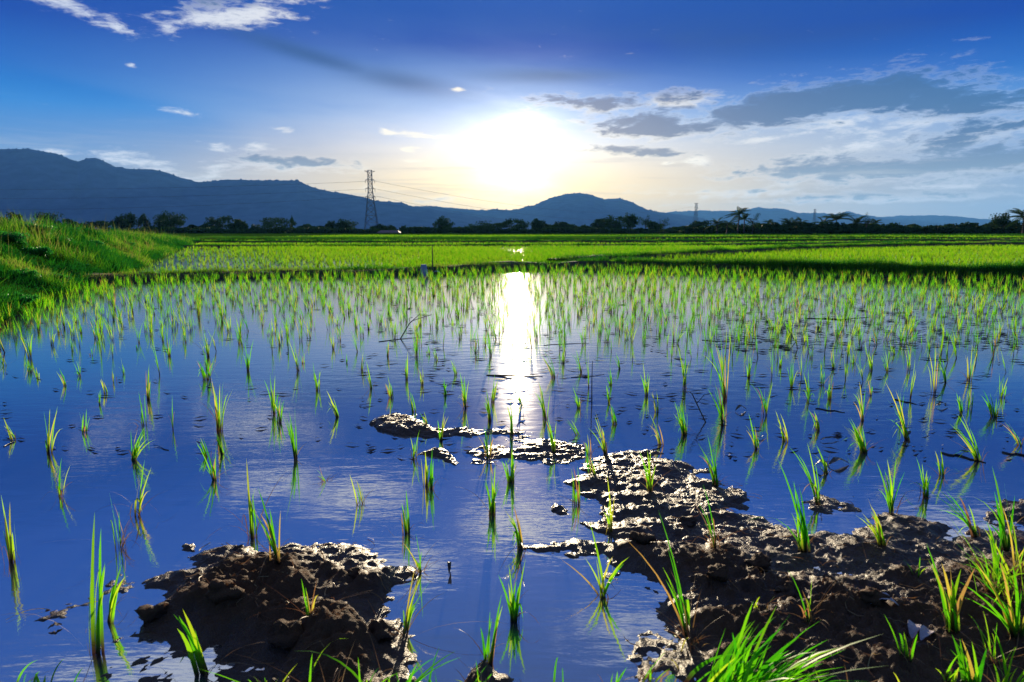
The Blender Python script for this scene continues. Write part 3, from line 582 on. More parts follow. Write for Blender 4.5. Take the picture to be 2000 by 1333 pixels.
# ------------------------------------------------------------------ fields beyond
def field(y0, y1, sp, hmin, hmax, nb, wid, mu, label, seed, cond=None, x0=-.86, x1=.9, m_=None, dry=.1, spread=.16):
    r = np.random.default_rng(seed); ys = []; y = y0; pts = []
    while y < y1:
        xs = np.arange(y*x0-2, y*x1+2, sp); a = np.stack([xs+r.uniform(-.4, .4, len(xs))*sp, y+r.uniform(-.4, .4, len(xs))*sp, np.full(len(xs), -.005)], 1); pts.append(a); y += sp
    p = np.concatenate(pts); fx = np.interp(p[:, 1], [q[1] for q in bank_foot], [q[0] for q in bank_foot]); k = (p[:, 0] > fx+.1)
    if cond is not None: k &= cond(p[:, 0], p[:, 1])
    k &= vnoise(p[:, 0]*.5, p[:, 1]*.5, seed) > -.42
    p = p[k]; hh = r.uniform(hmin, hmax, len(p))*(1+.35*fbm(p[:, 0]*.25, p[:, 1]*.4, 3, seed))
    me = tufts(p, hh, nb, np.full(len(p), wid)*(1+p[:, 1]/40), spread, seed, mu, dry, 2 if y0 > 30 else 3, 'rice_field')
    return tag(link('rice_field', me, m_ or m_field), label, 'rice field', None, 'stuff')
foot_v = lambda y: np.interp(y, [q[1] for q in bank_foot], [q[0] for q in bank_foot])
by = lambda x: np.interp(x, [p[0] for p in b1], [p[1] for p in b1])
P2 = [G(*p) for p in [(1120, 519), (1300, 505), (1450, 497), (1600, 489), (1750, 484), (2000, 480), (2400, 478)]]
d2 = lambda x: np.interp(x, [p[0] for p in P2], [p[1] for p in P2])
field(13, 38.5, .20, .15, .24, 6, .007, .62, 'dense yellow-green young rice in the second flooded paddy', 31, lambda x, y: (y > by(x)+.8) & (np.random.default_rng(5).random(len(x)) < np.clip((x-foot_v(y)-.5)/7, .25, 1)) & ~((x > 1.0) & (y > d2(x)+.1)))
field(17, 30, .20, .16, .24, 6, .008, .5, 'extra thick young rice near the middle of the second paddy', 35, lambda x, y: (y > by(x)+.9) & (abs(x) < 3.2))
field(15, 38.5, .17, .16, .26, 6, .008, .42, 'bright green rice in the paddy behind the slanting dyke', 32, lambda x, y: (y > by(x)+.9) & (x > 1.0) & (y > d2(x)+.8))
field(39.5, 62, .34, .14, .24, 6, .012, .5, 'bright green rice field in a thin sunlit band', 33)
field(62, 118, .6, .16, .3, 7, .020, .5, 'far sunlit rice field before the trees', 34, lambda x, y: ~((x > -50) & (x < 22) & (y < 72)))

# ------------------------------------------------------------------ left embankment
P, s = resample(bank_foot, .12); n = len(P); T = np.gradient(P, axis=0); T /= np.linalg.norm(T, axis=1)[:, None]
kk = np.ones(25)/25; T = np.stack([np.convolve(np.pad(T[:, i], 12, 'edge'), kk, 'valid') for i in (0, 1)], 1); Nn = np.stack([-T[:, 1], T[:, 0]], 1); Nn *= -np.sign(Nn[:, 0:1])
tv = np.concatenate([np.linspace(0, 3, 30), np.linspace(3.3, 14, 14)]); hb = np.interp(P[:, 1], [5, 10, 18, 30, 45, 70], [.98, 1.0, .98, .80, .55, .25])
def bank_h(t, i_h, x, y):
    k = np.clip(t/2.4, 0, 1); prof = k*k*(3-2*k)*.75+np.clip(t/.35, 0, 1)*.12+k*.13
    return -.05+i_h*prof*(1+.22*fbm(x*.6, y*.6, 4, 2))+.07*fbm(x*2.2, y*2.2, 3, 3)*np.clip(t, 0, 1)
V = []
for t in tv:
    x = P[:, 0]+Nn[:, 0]*t; y = P[:, 1]+Nn[:, 1]*t; V.append(np.stack([x, y, bank_h(t, hb, x, y)], 1))
me = quads('embankment', np.concatenate(V), grid_quads(len(tv), n), True); tag(link('embankment', me, m_ground), kind='structure')
def bank_pts(N, tmin, tmax, seed, ymin=4, ymax=70, power=1.4):
    r = np.random.default_rng(seed); wts = np.where((P[:, 1] > ymin) & (P[:, 1] < ymax), 1/np.maximum(P[:, 1], 3)**power, 0); wts /= wts.sum(); i = r.choice(n, N, p=wts); t = r.uniform(tmin, tmax, N)
    x = P[i, 0]+Nn[i, 0]*t+r.normal(0, .06, N); y = P[i, 1]+Nn[i, 1]*t+r.normal(0, .06, N); return x, y, bank_h(t, hb[i], x, y), r, t
def bank_grass(N, tmin, tmax, hmin, hmax, wid, mu, label, seed, lean=.3, thr=-9, m_=None, **kw):
    x, y, z, r, t = bank_pts(N, tmin, tmax, seed, **kw); k = fbm(x*.9, y*.9, 4, seed % 7) > thr; x, y, z = x[k], y[k], z[k]; M = len(x)
    h = r.uniform(hmin, hmax, M)*np.clip(1+2.0*fbm(x*1.0, y*1.0, 5, seed % 5), .25, 2.3); tn = np.clip(mu+r.normal(0, .14, M)+1.3*fbm(x*.9+5, y*.9, 5, 3), 0, .9)
    me = blades('grass', np.stack([x, y, z-.02], 1), h, wid*(1+y/30)*r.uniform(.6, 1.3, M), r.normal(.05, lean, M), r.normal(0, lean, M), r.uniform(0, .6, M), tn, 3)
    tag(link('grass', me, m_ or m_bank), label, 'grass', None, 'stuff')
bank_grass(140000, .12, 4.0, .08, .24, .008, .27, 'short rough grass covering the left embankment', 41)
bank_grass(26000, .5, 6, .18, .42, .006, .62, 'taller sunlit grass along the upper part of the left embankment', 42, thr=.06)
bank_grass(9000, .1, 1.1, .12, .28, .012, .22, 'broad-leaved dark grass at the foot of the left embankment', 43, lean=.4, thr=.0, ymax=22)
bank_grass(2600, .8, 5, .30, .62, .004, .97, 'thin brown seeding grass stalks on the left embankment', 44, lean=.15, thr=-.1)

def leafcloud(name, n, rad, hz, leaf, seed, tint_mu=.4, K=14, squash=1.0, hollow=.35, aspect=.55):
    """leaf faces in clumps through an ellipsoid of radius rad and height hz standing on z=0"""
    r = np.random.default_rng(seed); c = r.normal(size=(K, 3)); c /= np.linalg.norm(c, axis=1)[:, None]; c *= r.uniform(hollow, .85, (K, 1)); c[:, 2] *= squash
    cr = r.uniform(.22, .42, K); i = r.integers(0, K, n); d = r.normal(size=(n, 3)); d /= np.linalg.norm(d, axis=1)[:, None]; p = c[i]+d*(cr[i]*r.random(n)**.45)[:, None]
    p = np.stack([p[:, 0]*rad, p[:, 1]*rad, hz*.5+p[:, 2]*hz*.5], 1)
    u = r.normal(size=(n, 3)); u /= np.linalg.norm(u, axis=1)[:, None]; v = np.cross(u, r.normal(size=(n, 3))); v /= np.linalg.norm(v, axis=1)[:, None]
    L = leaf*r.uniform(.6, 1.3, n)[:, None]; q = np.stack([p-u*L, p-v*L*aspect, p+u*L, p+v*L*aspect], 1).reshape(-1, 3)
    tint = np.repeat(np.clip(tint_mu+r.normal(0, .12, n)+r.normal(0, .18, K)[i], 0, 1), 4)
    return quads(name, q, np.arange(n*4).reshape(-1, 4), False, {'tint': tint, 'along': np.ones(n*4)})
weeds = [(20, 505, 1.6, .34, .42, 'leafy dark weed bush topping the left embankment at the left edge'), (70, 470, 2.2, .40, .38, 'rounded weed bush on the embankment crest near the left edge'), (130, 455, 2.6, .45, .30, 'low weed bush on the embankment crest before the round dark tree'),
 (30, 560, .7, .22, .28, 'lush teal-green weed clump halfway down the left embankment'), (95, 575, .4, .20, .25, 'bright broad weed clump near the foot of the left embankment'), (175, 505, 1.4, .30, .22, 'dull weed clump in the middle of the left embankment'), (240, 500, 1.2, .3, .2, 'brownish weed patch near the right end of the embankment'), (10, 610, .3, .2, .22, 'dark weed clump at the waterline on the left edge'),
 (60, 520, 1.2, .26, .30, 'dense leafy weed clump in the middle of the embankment near the left edge'), (150, 545, .6, .18, .24, 'small leafy weed clump low on the embankment above the seedlings'), (210, 470, 2.2, .3, .3, 'leafy weed clump on the crest in the middle of the embankment'), (290, 478, 1.6, .3, .28, 'leafy weed clump near the far end of the crest'), (120, 500, 1.6, .24, .3, 'rough weed clump on the upper slope left of the dull one')]
m_weed = leafy('weed_leaf', [(0, (.012, .14, .018)), (.6, (.04, .30, .03)), (1, (.14, .40, .03))], root=None, trans=.5, gain=1.3)
for i, (px, py, t, rad, hz, lab) in enumerate(weeds):
    y0 = G(px, py+30, .0)[1]; 
    # walk to the bank point whose projection is nearest
    best = min(((abs(proj(P[j, 0]+Nn[j, 0]*tt, P[j, 1]+Nn[j, 1]*tt, 1)[0]-px)+abs(proj(P[j, 0]+Nn[j, 0]*tt, P[j, 1]+Nn[j, 1]*tt, float(bank_h(tt, hb[j], P[j, 0]+Nn[j, 0]*tt, P[j, 1]+Nn[j, 1]*tt)))[1]-py), j, tt) for j in range(0, n, 3) for tt in (t,)), key=lambda a: a[0])
    j, tt = best[1:]; x = P[j, 0]+Nn[j, 0]*tt; y = P[j, 1]+Nn[j, 1]*tt; z = float(bank_h(tt, hb[j], x, y))
    o = link('weed_bush', leafcloud('weed_bush', 2600, rad*1.15, hz*.75, .034, 900+i, .35, 34, 1.0, .15, .28), m_weed, loc=(x, y, z-.04)); tag(o, lab, 'weed')

# ------------------------------------------------------------------ big grass tuft and foreground grass clumps
def grass_clump(px, py, tx, ty, nb, spread, wid, lab, seed, lean_y=-.1, mu=.35, ndry=8, name='grass_tuft', droop=.35, foot=.05):
    x, y = G(px, py, .03); z = mudz(x, y); x, y = G(px, py, z); top = W(tx, ty, y); hgt = max(.07, top[2]-z)
    r = np.random.default_rng(seed); h = hgt*r.uniform(.45, 1.12, nb); lean = (top[0]-x)/hgt
    b = np.stack([r.normal(0, foot, nb), r.normal(0, foot, nb), np.full(nb, -.01)], 1)
    me = blades(name, b, h, wid*r.uniform(.7, 1.2, nb), lean*r.uniform(.4, 1.2, nb)+r.normal(0, spread, nb), lean_y+r.normal(0, spread, nb), r.uniform(.05, droop, nb), np.clip(r.normal(mu, .15, nb), 0, .85), 6)
    o = link(name, me, m_rice, loc=(x, y, z))
    if ndry: link('dry_leaf', dry_mesh(hgt, ndry, .8, seed+5), m_dry, parent=o)
    return tag(o, lab, 'grass')
grass_clump(1440, 1400, 1590, 1195, 115, .24, .0115, 'big bright green grass tuft swept to the right at the bottom edge', 71, mu=.2, ndry=10, foot=.035)
grass_clump(1400, 1420, 1530, 1170, 40, .16, .0105, 'left half of the swept grass at the bottom edge, more upright', 72, mu=.35, ndry=4, foot=.03)
grass_clump(760, 1390, 800, 1265, 16, .28, .007, 'low green grass clump at the bottom edge in front of the left mud mound', 73, mu=.2)
grass_clump(860, 1400, 905, 1300, 9, .3, .006, 'small grass clump beside the little mud lump at bottom centre', 74, mu=.2)
grass_clump(640, 1385, 600, 1250, 8, .5, .005, 'arching brownish grass at the bottom edge of the left mud mound', 75, mu=.5, ndry=22, droop=.8)
grass_clump(1035, 1390, 1034, 1265, 4, .04, .007, 'single short green blade group rising from the bottom edge right of centre', 76, mu=.2, ndry=2)
grass_clump(1190, 1390, 1204, 1265, 6, .12, .007, 'thin grass with brown tips at the bottom edge in the dark channel', 77, mu=.35, ndry=6, foot=.012)
grass_clump(5, 1380, 20, 1280, 8, .35, .007, 'grass sprig with curled dry leaves at the bottom left corner', 78, mu=.3, ndry=10)
grass_clump(1985, 1180, 1960, 1010, 22, .3, .008, 'dense grass leaning left over the right edge of the mud', 79, mu=.5, ndry=14)
grass_clump(1665, 1370, 1650, 1270, 3, .3, .005, 'short dry grass wisp right of the big swept tuft', 80, mu=.8, ndry=10)
grass_clump(1935, 1300, 1945, 1170, 6, .3, .006, 'wispy dry grass between the leaf clumps at lower right', 81, mu=.7, ndry=18, foot=.01)
grass_clump(1350, 1262, 1345, 1180, 3, .6, .004, 'skirt of fallen brown grass on the dark mud', 82, mu=.9, ndry=26, droop=.9)

for k_, (bx, by, tx, ty, nb, sp, lab) in enumerate([(1935, 1150, 1915, 1015, 9, .3, 'thin yellow-green grass tuft behind the tangled clump at the right'), (1990, 1120, 1995, 960, 8, .2, 'tall thin grass tuft at the right edge above the tangled clump'), (1850, 1330, 1842, 1250, 6, .3, 'small grass tuft left of the pointed corner clump'),
  (1965, 1360, 1985, 1215, 10, .3, 'grass tuft right of the pointed corner clump'), (520, 1370, 505, 1300, 7, .5, 'dry curled grass tuft low on the front of the left mud mound'), (1790, 1120, 1800, 1060, 5, .3, 'sparse grass sprout on the mud behind the thick leaf clump'), (1480, 1195, 1475, 1140, 4, .4, 'tiny sprout on the dark mud behind the big swept tuft'),
  (1262, 1330, 1290, 1265, 4, .4, 'dry sprout at the channel edge left of the big swept tuft'), (930, 1380, 900, 1270, 6, .25, 'narrow green tuft leaning left at the bottom centre'), (710, 1372, 735, 1290, 6, .3, 'narrow green tuft at the bottom edge left of the low clump')]):
    grass_clump(bx, by, tx, ty, nb, sp, .0055, lab, 120+k_, mu=.6, ndry=9, foot=.009)
# ------------------------------------------------------------------ debris on water and mud
def twig(pts, rad, lab, name='twig', branches=()):
    p = [(*G(a, b), max(0, c)*.25) for a, b, c in pts]; o0 = np.array(p[0]); m = MB(); q0 = []
    for a_, b_ in zip(p[:-1], p[1:]): q0 += [tuple(np.array(a_)+(np.array(b_)-np.array(a_))*t_+np.array((0, math.sin(t_*6+rad*900)*rad*1.6, 0))) for t_ in (0, .25, .5, .75)]
    q0.append(p[-1]); m.tube([np.array(q)-o0 for q in q0], list(np.linspace(rad*.62, rad*.25, len(q0))), 5)
    for br in branches: m.tube([np.array((*G(a, b), c))-o0 for a, b, c in br], rad*.6, 4)
    return tag(m.build(name, m_twig, loc=tuple(o0)), lab, 'twig')
def stick_up(bx, by, pts, rad, lab, branches=(), name='dead_stalk'):
    x, y = G(bx, by); m = MB(); o0 = np.array((x, y, 0)); f = lambda L: [np.array(W(a, b, y))-o0 for a, b in L]
    m.tube([np.array((0, 0, -.01))]+f(pts), list(np.linspace(rad, rad*.45, len(pts)+1)), 5)
    for br in branches: m.tube(f(br), rad*.5, 4)
    return tag(m.build(name, m_twig, loc=(x, y, 0)), lab, 'dead stalk')
stick_up(781, 662, [(800, 632), (822, 612)], .006, 'bent dead stalk with a broken twig standing in bright water left of the glare', [[(803, 628), (820, 622), (843, 615)], [(801, 630), (799, 622), (806, 620)]])
stick_up(918, 583, [(926, 555), (936, 530)], .005, 'thin crooked dead stalk in the pale water near the far dyke')
stick_up(1156, 787, [(1156, 745), (1157, 705)], .004, 'straight bare dead stem right of the sun glare')
stick_up(1380, 825, [(1352, 770), (1346, 765)], .004, 'branched dead weed lying against a rice seedling right of centre', [[(1360, 790), (1375, 772), (1392, 768)], [(1366, 800), (1345, 800)]])
stick_up(1556, 668, [(1540, 645), (1527, 628)], .004, 'curved green-brown stalk leaning left in the far right water')
twig([(740, 668, .01), (800, 661, .012), (830, 659, .0)], .005, 'dark twig floating flat in front of the bent dead stalk')
twig([(1000, 740, .005), (950, 733, .01), (1060, 736, .005)], .006, 'long brown stalk floating in the sparkling water at centre')
twig([(1115, 738, .004), (1160, 735, .01), (1180, 732, .004)], .004, 'short brown stalk floating right of the long one at centre')
twig([(1593, 799, .006), (1625, 803, .01), (1650, 806, .004)], .007, 'thick dark twig floating between two seedlings on the right')
twig([(1745, 781, .006), (1775, 787, .012), (1790, 790, .004)], .007, 'dark twig floating beside the tallest right-hand seedling')
twig([(1840, 886, .004), (1880, 893, .014), (1925, 905, .004)], .010, 'long dead stalk lying in the water under a large left-leaning seedling')
twig([(1960, 885, .004), (1995, 890, .014), (2040, 893, .004)], .010, 'dead stalk lying in the water at the right edge')
twig([(10, 872, .006), (30, 862, .014), (5, 860, .01)], .005, 'dark twig floating by the left edge')
twig([(330, 880, .004), (300, 872, .02)], .004, 'thin twig floating behind the right-leaning seedling')
twig([(1062, 675, .004), (1090, 673, .008), (1150, 671, .004)], .005, 'thin twig floating in the glare of the sun')
twig([(1370, 665, .004), (1400, 667, .01), (1440, 668, .004)], .007, 'dark twig floating right of the glare in pale water')
twig([(1570, 622, .004), (1640, 625, .02), (1700, 620, .004)], .012, 'dark stalk floating in the weedy far right water')
def leafshape(px, py, L, Wd, rot, lab, material, lift=.012, name='dead_leaf', seed=1):
    x, y = G(px, py, .01); z = mudz(x, y)+.003; r = random.Random(seed); v = []; f = []; nn = 9
    for i in range(nn):
        t = i/(nn-1); w = Wd*math.sin(math.pi*min(.98, max(.02, t)))**.7*.5; c = lift*math.sin(math.pi*t)+r.uniform(0, .004)
        for k in (-1, 0, 1): v.append((L*(t-.5), k*w+.15*L*math.sin(2*t), c+(abs(k)*w*.35)*r.uniform(.6, 1.3)))
    for i in range(nn-1):
        for k in (0, 1): f.append((3*i+k, 3*i+k+1, 3*i+k+4, 3*i+k+3))
    me = bpy.data.meshes.new(name); me.from_pydata(v, [], f); me.update(); o = link(name, me, material, loc=(x, y, z)); o.rotation_euler = (0, 0, R(rot))
    md = o.modifiers.new('s', 'SOLIDIFY'); md.thickness = .0012
    return tag(o, lab, 'leaf')
leafshape(1640, 906, .10, .035, 6, 'dark brown leaf floating beside a left-leaning seedling at right', m_twig, .02)
leafshape(1605, 912, .06, .03, -30, 'curled dark leaf floating just left of the dark brown leaf', m_twig, .025, seed=2)
leafshape(1448, 800, .07, .03, 10, 'dark withered leaf clump floating in the blue water at right', m_twig, .02, seed=3)
leafshape(1775, 850, .05, .03, 40, 'small dark leaf floating right of a left-leaning seedling', m_twig, .02, seed=4)
leafshape(1622, 858, .10, .018, 3, 'flat dark leaf mat floating behind the dark brown leaf', m_twig, .008, seed=5)
leafshape(1018, 831, .05, .02, 0, 'little dark clod floating behind the glittering mud flat', m_twig, .015, seed=6)
leafshape(1840, 792, .07, .03, -10, 'dark leaf floating by the seedlings near the right edge', m_twig, .015, seed=7)
leafshape(1725, 1207, .07, .03, -15, 'pale crumpled leaf lying on the dark mud at right', m_pale, .02, seed=8)
leafshape(1790, 1245, .06, .03, 40, 'pale torn leaf lying near the thick leaf clump', m_pale, .02, seed=9)
leafshape(1812, 1262, .05, .03, 20, 'small pale scrap of leaf beside the thick leaf clump', m_pale, .015, seed=10)
leafshape(107, 1222, .03, .015, 30, 'tiny greenish leaf floating in the murky lower left water', m_bark, .004, seed=11)
leafshape(880, 1114, .03, .012, 80, 'tiny dark leaf tip standing out of the channel between the mounds', m_twig, .03, seed=12)
def clod(px, py, rad, lab, seed):
    x, y = G(px, py, .02); z = mudz(x, y); r = np.random.default_rng(seed); nu, nv = 18, 12; V = []
    for i in range(nu):
        for j in range(nv):
            a = 2*math.pi*i/nu; b = math.pi*j/(nv-1); d = np.array((math.cos(a)*math.sin(b), math.sin(a)*math.sin(b), math.cos(b))); rr = rad*(1+.9*float(fbm(np.array(d[0]*2+seed), np.array(d[1]*2+d[2]*1.7), 4, seed)))
            V.append(d*rr*np.array((1.15, 1, .75)))
    q = [(i*nv+j, ((i+1) % nu)*nv+j, ((i+1) % nu)*nv+j+1, i*nv+j+1) for i in range(nu) for j in range(nv-1)]
    me = quads('mud_clod', np.array(V), np.array(q)[:, ::-1], True); o = link('mud_clod', me, m_mud, loc=(x, y, z+rad*.25)); return tag(o, lab, 'mud clod', 'clods on the mud')
clods = [(470, 1072, .020, 'mud clod on the back rim of the left mound'), (440, 1190, .034, 'largest dark mud clod on the left mound'), (300, 1200, .032, 'dark mud clod on the left flank of the left mound'), (690, 1130, .020, 'mud clod by the right rim of the left mound'), (560, 1250, .035, 'dark mud clod low on the front of the left mound'), (740, 1240, .030, 'mud clod at the front right of the left mound'),
 (1250, 1060, .030, 'mud clod on the ridge of the right mound behind the spit'), (1480, 1110, .030, 'mud clod on the dark mud left of the tall leaning seedling'), (1400, 1140, .026, 'mud clod on the dark mud behind the dry-skirted seedling'), (1540, 1160, .03, 'mud clod in the middle of the dark mud'), (1700, 1190, .025, 'mud clod just behind the pale crumpled leaf'), (1345, 1020, .024, 'mud clod on the back rim of the right mound')]
for i, (px, py, rad, lab) in enumerate(clods): clod(px, py, rad, lab, i+1)
# straw and roots lying on the mud
r = np.random.default_rng(77); m_ = 0; V = []; tn = []; Q = []
while m_ < 420:
    i = r.integers(20, nx_-20); j = r.integers(10, ny_-10)
    if H[i, j] < .004: continue
    a = r.uniform(0, 6.28); L = r.uniform(.02, .11); cu = r.normal(0, 1.2); w = r.uniform(.0006, .0014); x = gx[i]; y = gy[j]; b = len(V)
    for k in range(6):
        t = k/5; xx = x+math.cos(a+cu*t)*L*t; yy = y+math.sin(a+cu*t)*L*t; zz = mudz(xx, yy)+.0035+.012*t*(1-t)
        V += [(xx-math.sin(a)*w, yy+math.cos(a)*w, zz), (xx+math.sin(a)*w, yy-math.cos(a)*w, zz+.001)]
    Q += [(b+2*k, b+2*k+1, b+2*k+3, b+2*k+2) for k in range(5)]; tn += [r.random()]*12; m_ += 1
tag(link('straw', quads('straw', np.array(V), Q, False, {'tint': tn, 'along': np.ones(len(V))}), m_dry), 'bits of straw and root scattered over the wet mud', 'straw', None, 'stuff')
# small floating scraps nobody could count
r = np.random.default_rng(90); V = []; q = []
for i in range(1500):
    pyy = 560+340*r.random()**1.6; pxx = r.uniform(700, 2000) if r.random() < .8 else r.uniform(0, 900)
    if r.random() < .5: pxx = 1400+600*r.random(); pyy = 575+110*r.random()
    x, y = G(pxx, pyy); a = r.uniform(-.7, .7); L = r.uniform(.015, .07)*(1 if y > 4 else .6); w = r.uniform(.003, .008); z = .003+r.uniform(0, .004)
    dx, dy = math.cos(a)*L, math.sin(a)*L; b = len(V); V += [(x-dx, y-dy, z), (x, y-w, z+.008), (x+dx, y+dy, z), (x, y+w, z+.003)]; q.append((b, b+1, b+2, b+3))
tag(link('floating_debris', quads('floating_debris', np.array(V), q), m_twig), 'specks of rotting straw and leaf floating among the seedlings', 'debris', None, 'stuff')

# ------------------------------------------------------------------ pole and plastic at the dyke
x, y = G(845, 538); m = MB(); m.tube([(0, 0, -.05), (.005, 0, .35), (0, .005, W(845, 483, y)[2])], [.014, .012, .009], 7); tag(m.build('pole', m_post, loc=(x, y, 0)), 'thin upright wooden pole standing at the edge of the near dyke', 'pole')
x, y = G(829, 541); zt = W(829, 517, y)[2]; hw = .07; r = random.Random(4); v = []; f = []
for j in range(7):
    t = j/6; ww = hw*(1.15-.25*t) if j < 6 else hw*.85
    for i in range(12):
        a = 2*math.pi*i/12; k = 1+r.uniform(-.06, .06); v.append((math.cos(a)*ww*k-.01*t, math.sin(a)*ww*.7*k, zt*t))
for j in range(6):
    for i in range(12): f.append((j*12+i, j*12+(i+1) % 12, (j+1)*12+(i+1) % 12, (j+1)*12+i))
f.append(tuple(72+i for i in range(12))); me = bpy.data.meshes.new('plastic_sack'); me.from_pydata(v, [], f); me.update(); tag(link('plastic_sack', me, m_white, loc=(x, y, 0)), 'pale lilac plastic sack standing left of the thin pole', 'sack')
leaf_ = leafshape(852, 536, .26, .10, 2, 'greyish flat scrap lying at the foot of the thin pole', m_white, .06, 'plastic_scrap', 31); leaf_['category'] = 'scrap'

# ------------------------------------------------------------------ pylons and lines
def pylon(px, base_y, top_y, Y, lab, full=True):
    b = W(px, base_y, Y); zt = W(px, top_y, Y)[2]; Hh = zt; x0 = b[0]; root = empty('pylon', (x0, Y, 0)); root.rotation_euler = (0, 0, R(18)); bw = Hh*.115; tr = .0027*Hh
    def wid(t): return bw*(1-t*1.05) if t < .66 else bw*(1-.66*1.05)*(1-(t-.66)*.35)
    m = MB(); lv = [0, .14, .26, .37, .47, .56, .64, .71, .78, .85, .92, 1.0]
    cs = [(-1, -1), (1, -1), (1, 1), (-1, 1)]
    for cx, cy_ in cs: m.tube([(cx*wid(t), cy_*wid(t), t*Hh) for t in lv], tr*1.5, 4)
    for a, c in zip(lv[:-1], lv[1:]):
        wa, wc = wid(a), wid(c)
        for i in range(4):
            p, q2 = cs[i], cs[(i+1) % 4]
            m.tube([(p[0]*wa, p[1]*wa, a*Hh), (q2[0]*wc, q2[1]*wc, c*Hh)], tr, 3); m.tube([(q2[0]*wa, q2[1]*wa, a*Hh), (p[0]*wc, p[1]*wc, c*Hh)], tr, 3)
            m.tube([(p[0]*wc, p[1]*wc, c*Hh), (q2[0]*wc, q2[1]*wc, c*Hh)], tr, 3)
    m.build('tower_frame', m_steel, root)
    arms = [(.985, .085), (.84, .075), (.70, .078), (.565, .082)]
    ends = []
    for t, L in arms:
        a = MB(); L = L*Hh; w = wid(t); dz = .022*Hh
        for sx in (-1, 1):
            for sy in (-1, 1): a.tube([(sx*w, sy*w, t*Hh), (sx*L, 0, t*Hh+(0.004*Hh if t > .9 else 0))], tr, 3); a.tube([(sx*w, sy*w, t*Hh+(-dz if t > .9 else dz)), (sx*L, 0, t*Hh)], tr, 3)
        o = a.build('cross_arm', m_steel, root)
        if t < .9:
            for sx in (-1, 1):
                i_ = MB(); i_.tube([(sx*L, 0, t*Hh), (sx*L, 0, t*Hh-.05*Hh)], tr*1.3, 5); i_.build('insulator', m_steel, o)
    tag(root, lab, 'pylon', 'pylons of the power line'); return root, Hh
p1, H1 = pylon(726, 455, 333, 460, 'tallest lattice pylon, in front of the left mountain range')
p2, H2 = pylon(1358, 448, 397, 1170, 'middle-sized distant pylon left of the tall palm group')
p3, H3 = pylon(1589, 448, 409, 1530, 'smallest and farthest pylon, above the dark wood on the right')
x1 = W(731, 400, 460); x2 = W(1362, 400, 1170); pA = []
for i, (y1, yl, ym, y2) in enumerate([(353, 370, 388, 409), (368, 388, 408, 418), (382, 410, 428, 428)]):
    a = np.array(W(732, y1+1, 460)); l = np.array(W(-150, yl+1, 430)); l2 = np.array(W(0, yl, 436)); 
    m = MB(); ts = np.linspace(0, 1, 30); pts = []
    # catenary through the pylon, the left picture edge and a low point further left
    s1 = 260.; 
    for t in ts:
        d = t*s1; k = d/s1; z = a[2]+(l2[2]-a[2])*(1-(1-min(1, k*1.05))**1.9); pts.append((a[0]-d*1.0-(0), a[1]-d*.09, z))
    o0 = np.array(pts[0]); m.tube([np.array(p)-o0 for p in pts], .06, 4); tag(m.build('power_line', m_wire, loc=tuple(o0)), f"{['upper', 'middle', 'lower'][i]} wire running left from the tallest pylon across the mountain", 'power line', 'wires of the power line')
    b = np.array(W(1355, y2-6, 1170)); m = MB(); pts = []
    sag = [16, 18, 20][i]
    for t in ts: p = a+(b-a)*t; p[2] -= sag*4*t*(1-t); pts.append(p)
    o0 = pts[0].copy(); m.tube([p-o0 for p in pts], .07, 4); tag(m.build('power_line', m_wire, loc=tuple(o0)), f"{['upper', 'middle', 'lower'][i]} wire running right from the tallest pylon past the sun", 'power line', 'wires of the power line')

# ------------------------------------------------------------------ trees
def tree(px, top, wpx, Y, lab, shape='round', seed=0, n=900, base=None, name='tree', cat='tree', group='trees along the far edge of the fields'):
    x, _, zt = W(px, top, Y); z0 = -.35; hgt = zt-z0; rad = wpx/F*Y*.5; root = empty(name, (x, Y, z0)); r = random.Random(seed)
    th_, tr_ = {'round': (.08, .95), 'wide': (.2, .85), 'cone': (.05, .95), 'airy': (.25, .78), 'bush': (.02, 1.0), 'tall': (.1, .93)}[shape]
    m = MB(); top_t = hgt*(th_+.35); rr = max(.05, hgt*.022)
    m.tube([(0, 0, -.1), (r.uniform(-.1, .1), 0, top_t*.5), (r.uniform(-.15, .15), 0, top_t)], [rr*1.4, rr, rr*.5], 6)
    for k in range(5):
        a = r.uniform(0, 6.28); zz = top_t*r.uniform(.5, .95); m.tube([(0, 0, zz), (math.cos(a)*rad*.55, math.sin(a)*rad*.55, zz+hgt*.22)], [rr*.6, rr*.2], 4)
    m.build('trunk', m_bark, root)
    K = {'round': 26, 'wide': 26, 'cone': 20, 'airy': 15, 'bush': 26, 'tall': 24}[shape]; leaf = (.34 if shape == 'bush' else .25) if shape != 'airy' else .13
    me = leafcloud('crown', n if shape != 'airy' else n//2, rad*1.2, hgt*tr_, leaf*Y/200, seed+50, .4, K, 1.0, .25, .6)
    co = np.zeros(len(me.vertices)*3, dtype=np.float32); me.vertices.foreach_get('co', co); co = co.reshape(-1, 3)
    t = np.clip(co[:, 2]/(hgt*tr_), 0, 1.15)
    if shape == 'cone': f = (1.15-t)*1.0; co[:, 0] *= f; co[:, 1] *= f
    if shape == 'wide': co[:, 2] = np.minimum(co[:, 2], hgt*tr_*(.55+.45*np.sqrt(np.clip(1-(co[:, 0]/rad/1.2)**2, 0, 1))))
    me.vertices.foreach_set('co', co.ravel()); me.update()
    o = link('crown', me, m_crown, root, (0, 0, hgt*(1-tr_)*.95))
    return tag(root, lab, cat, group)
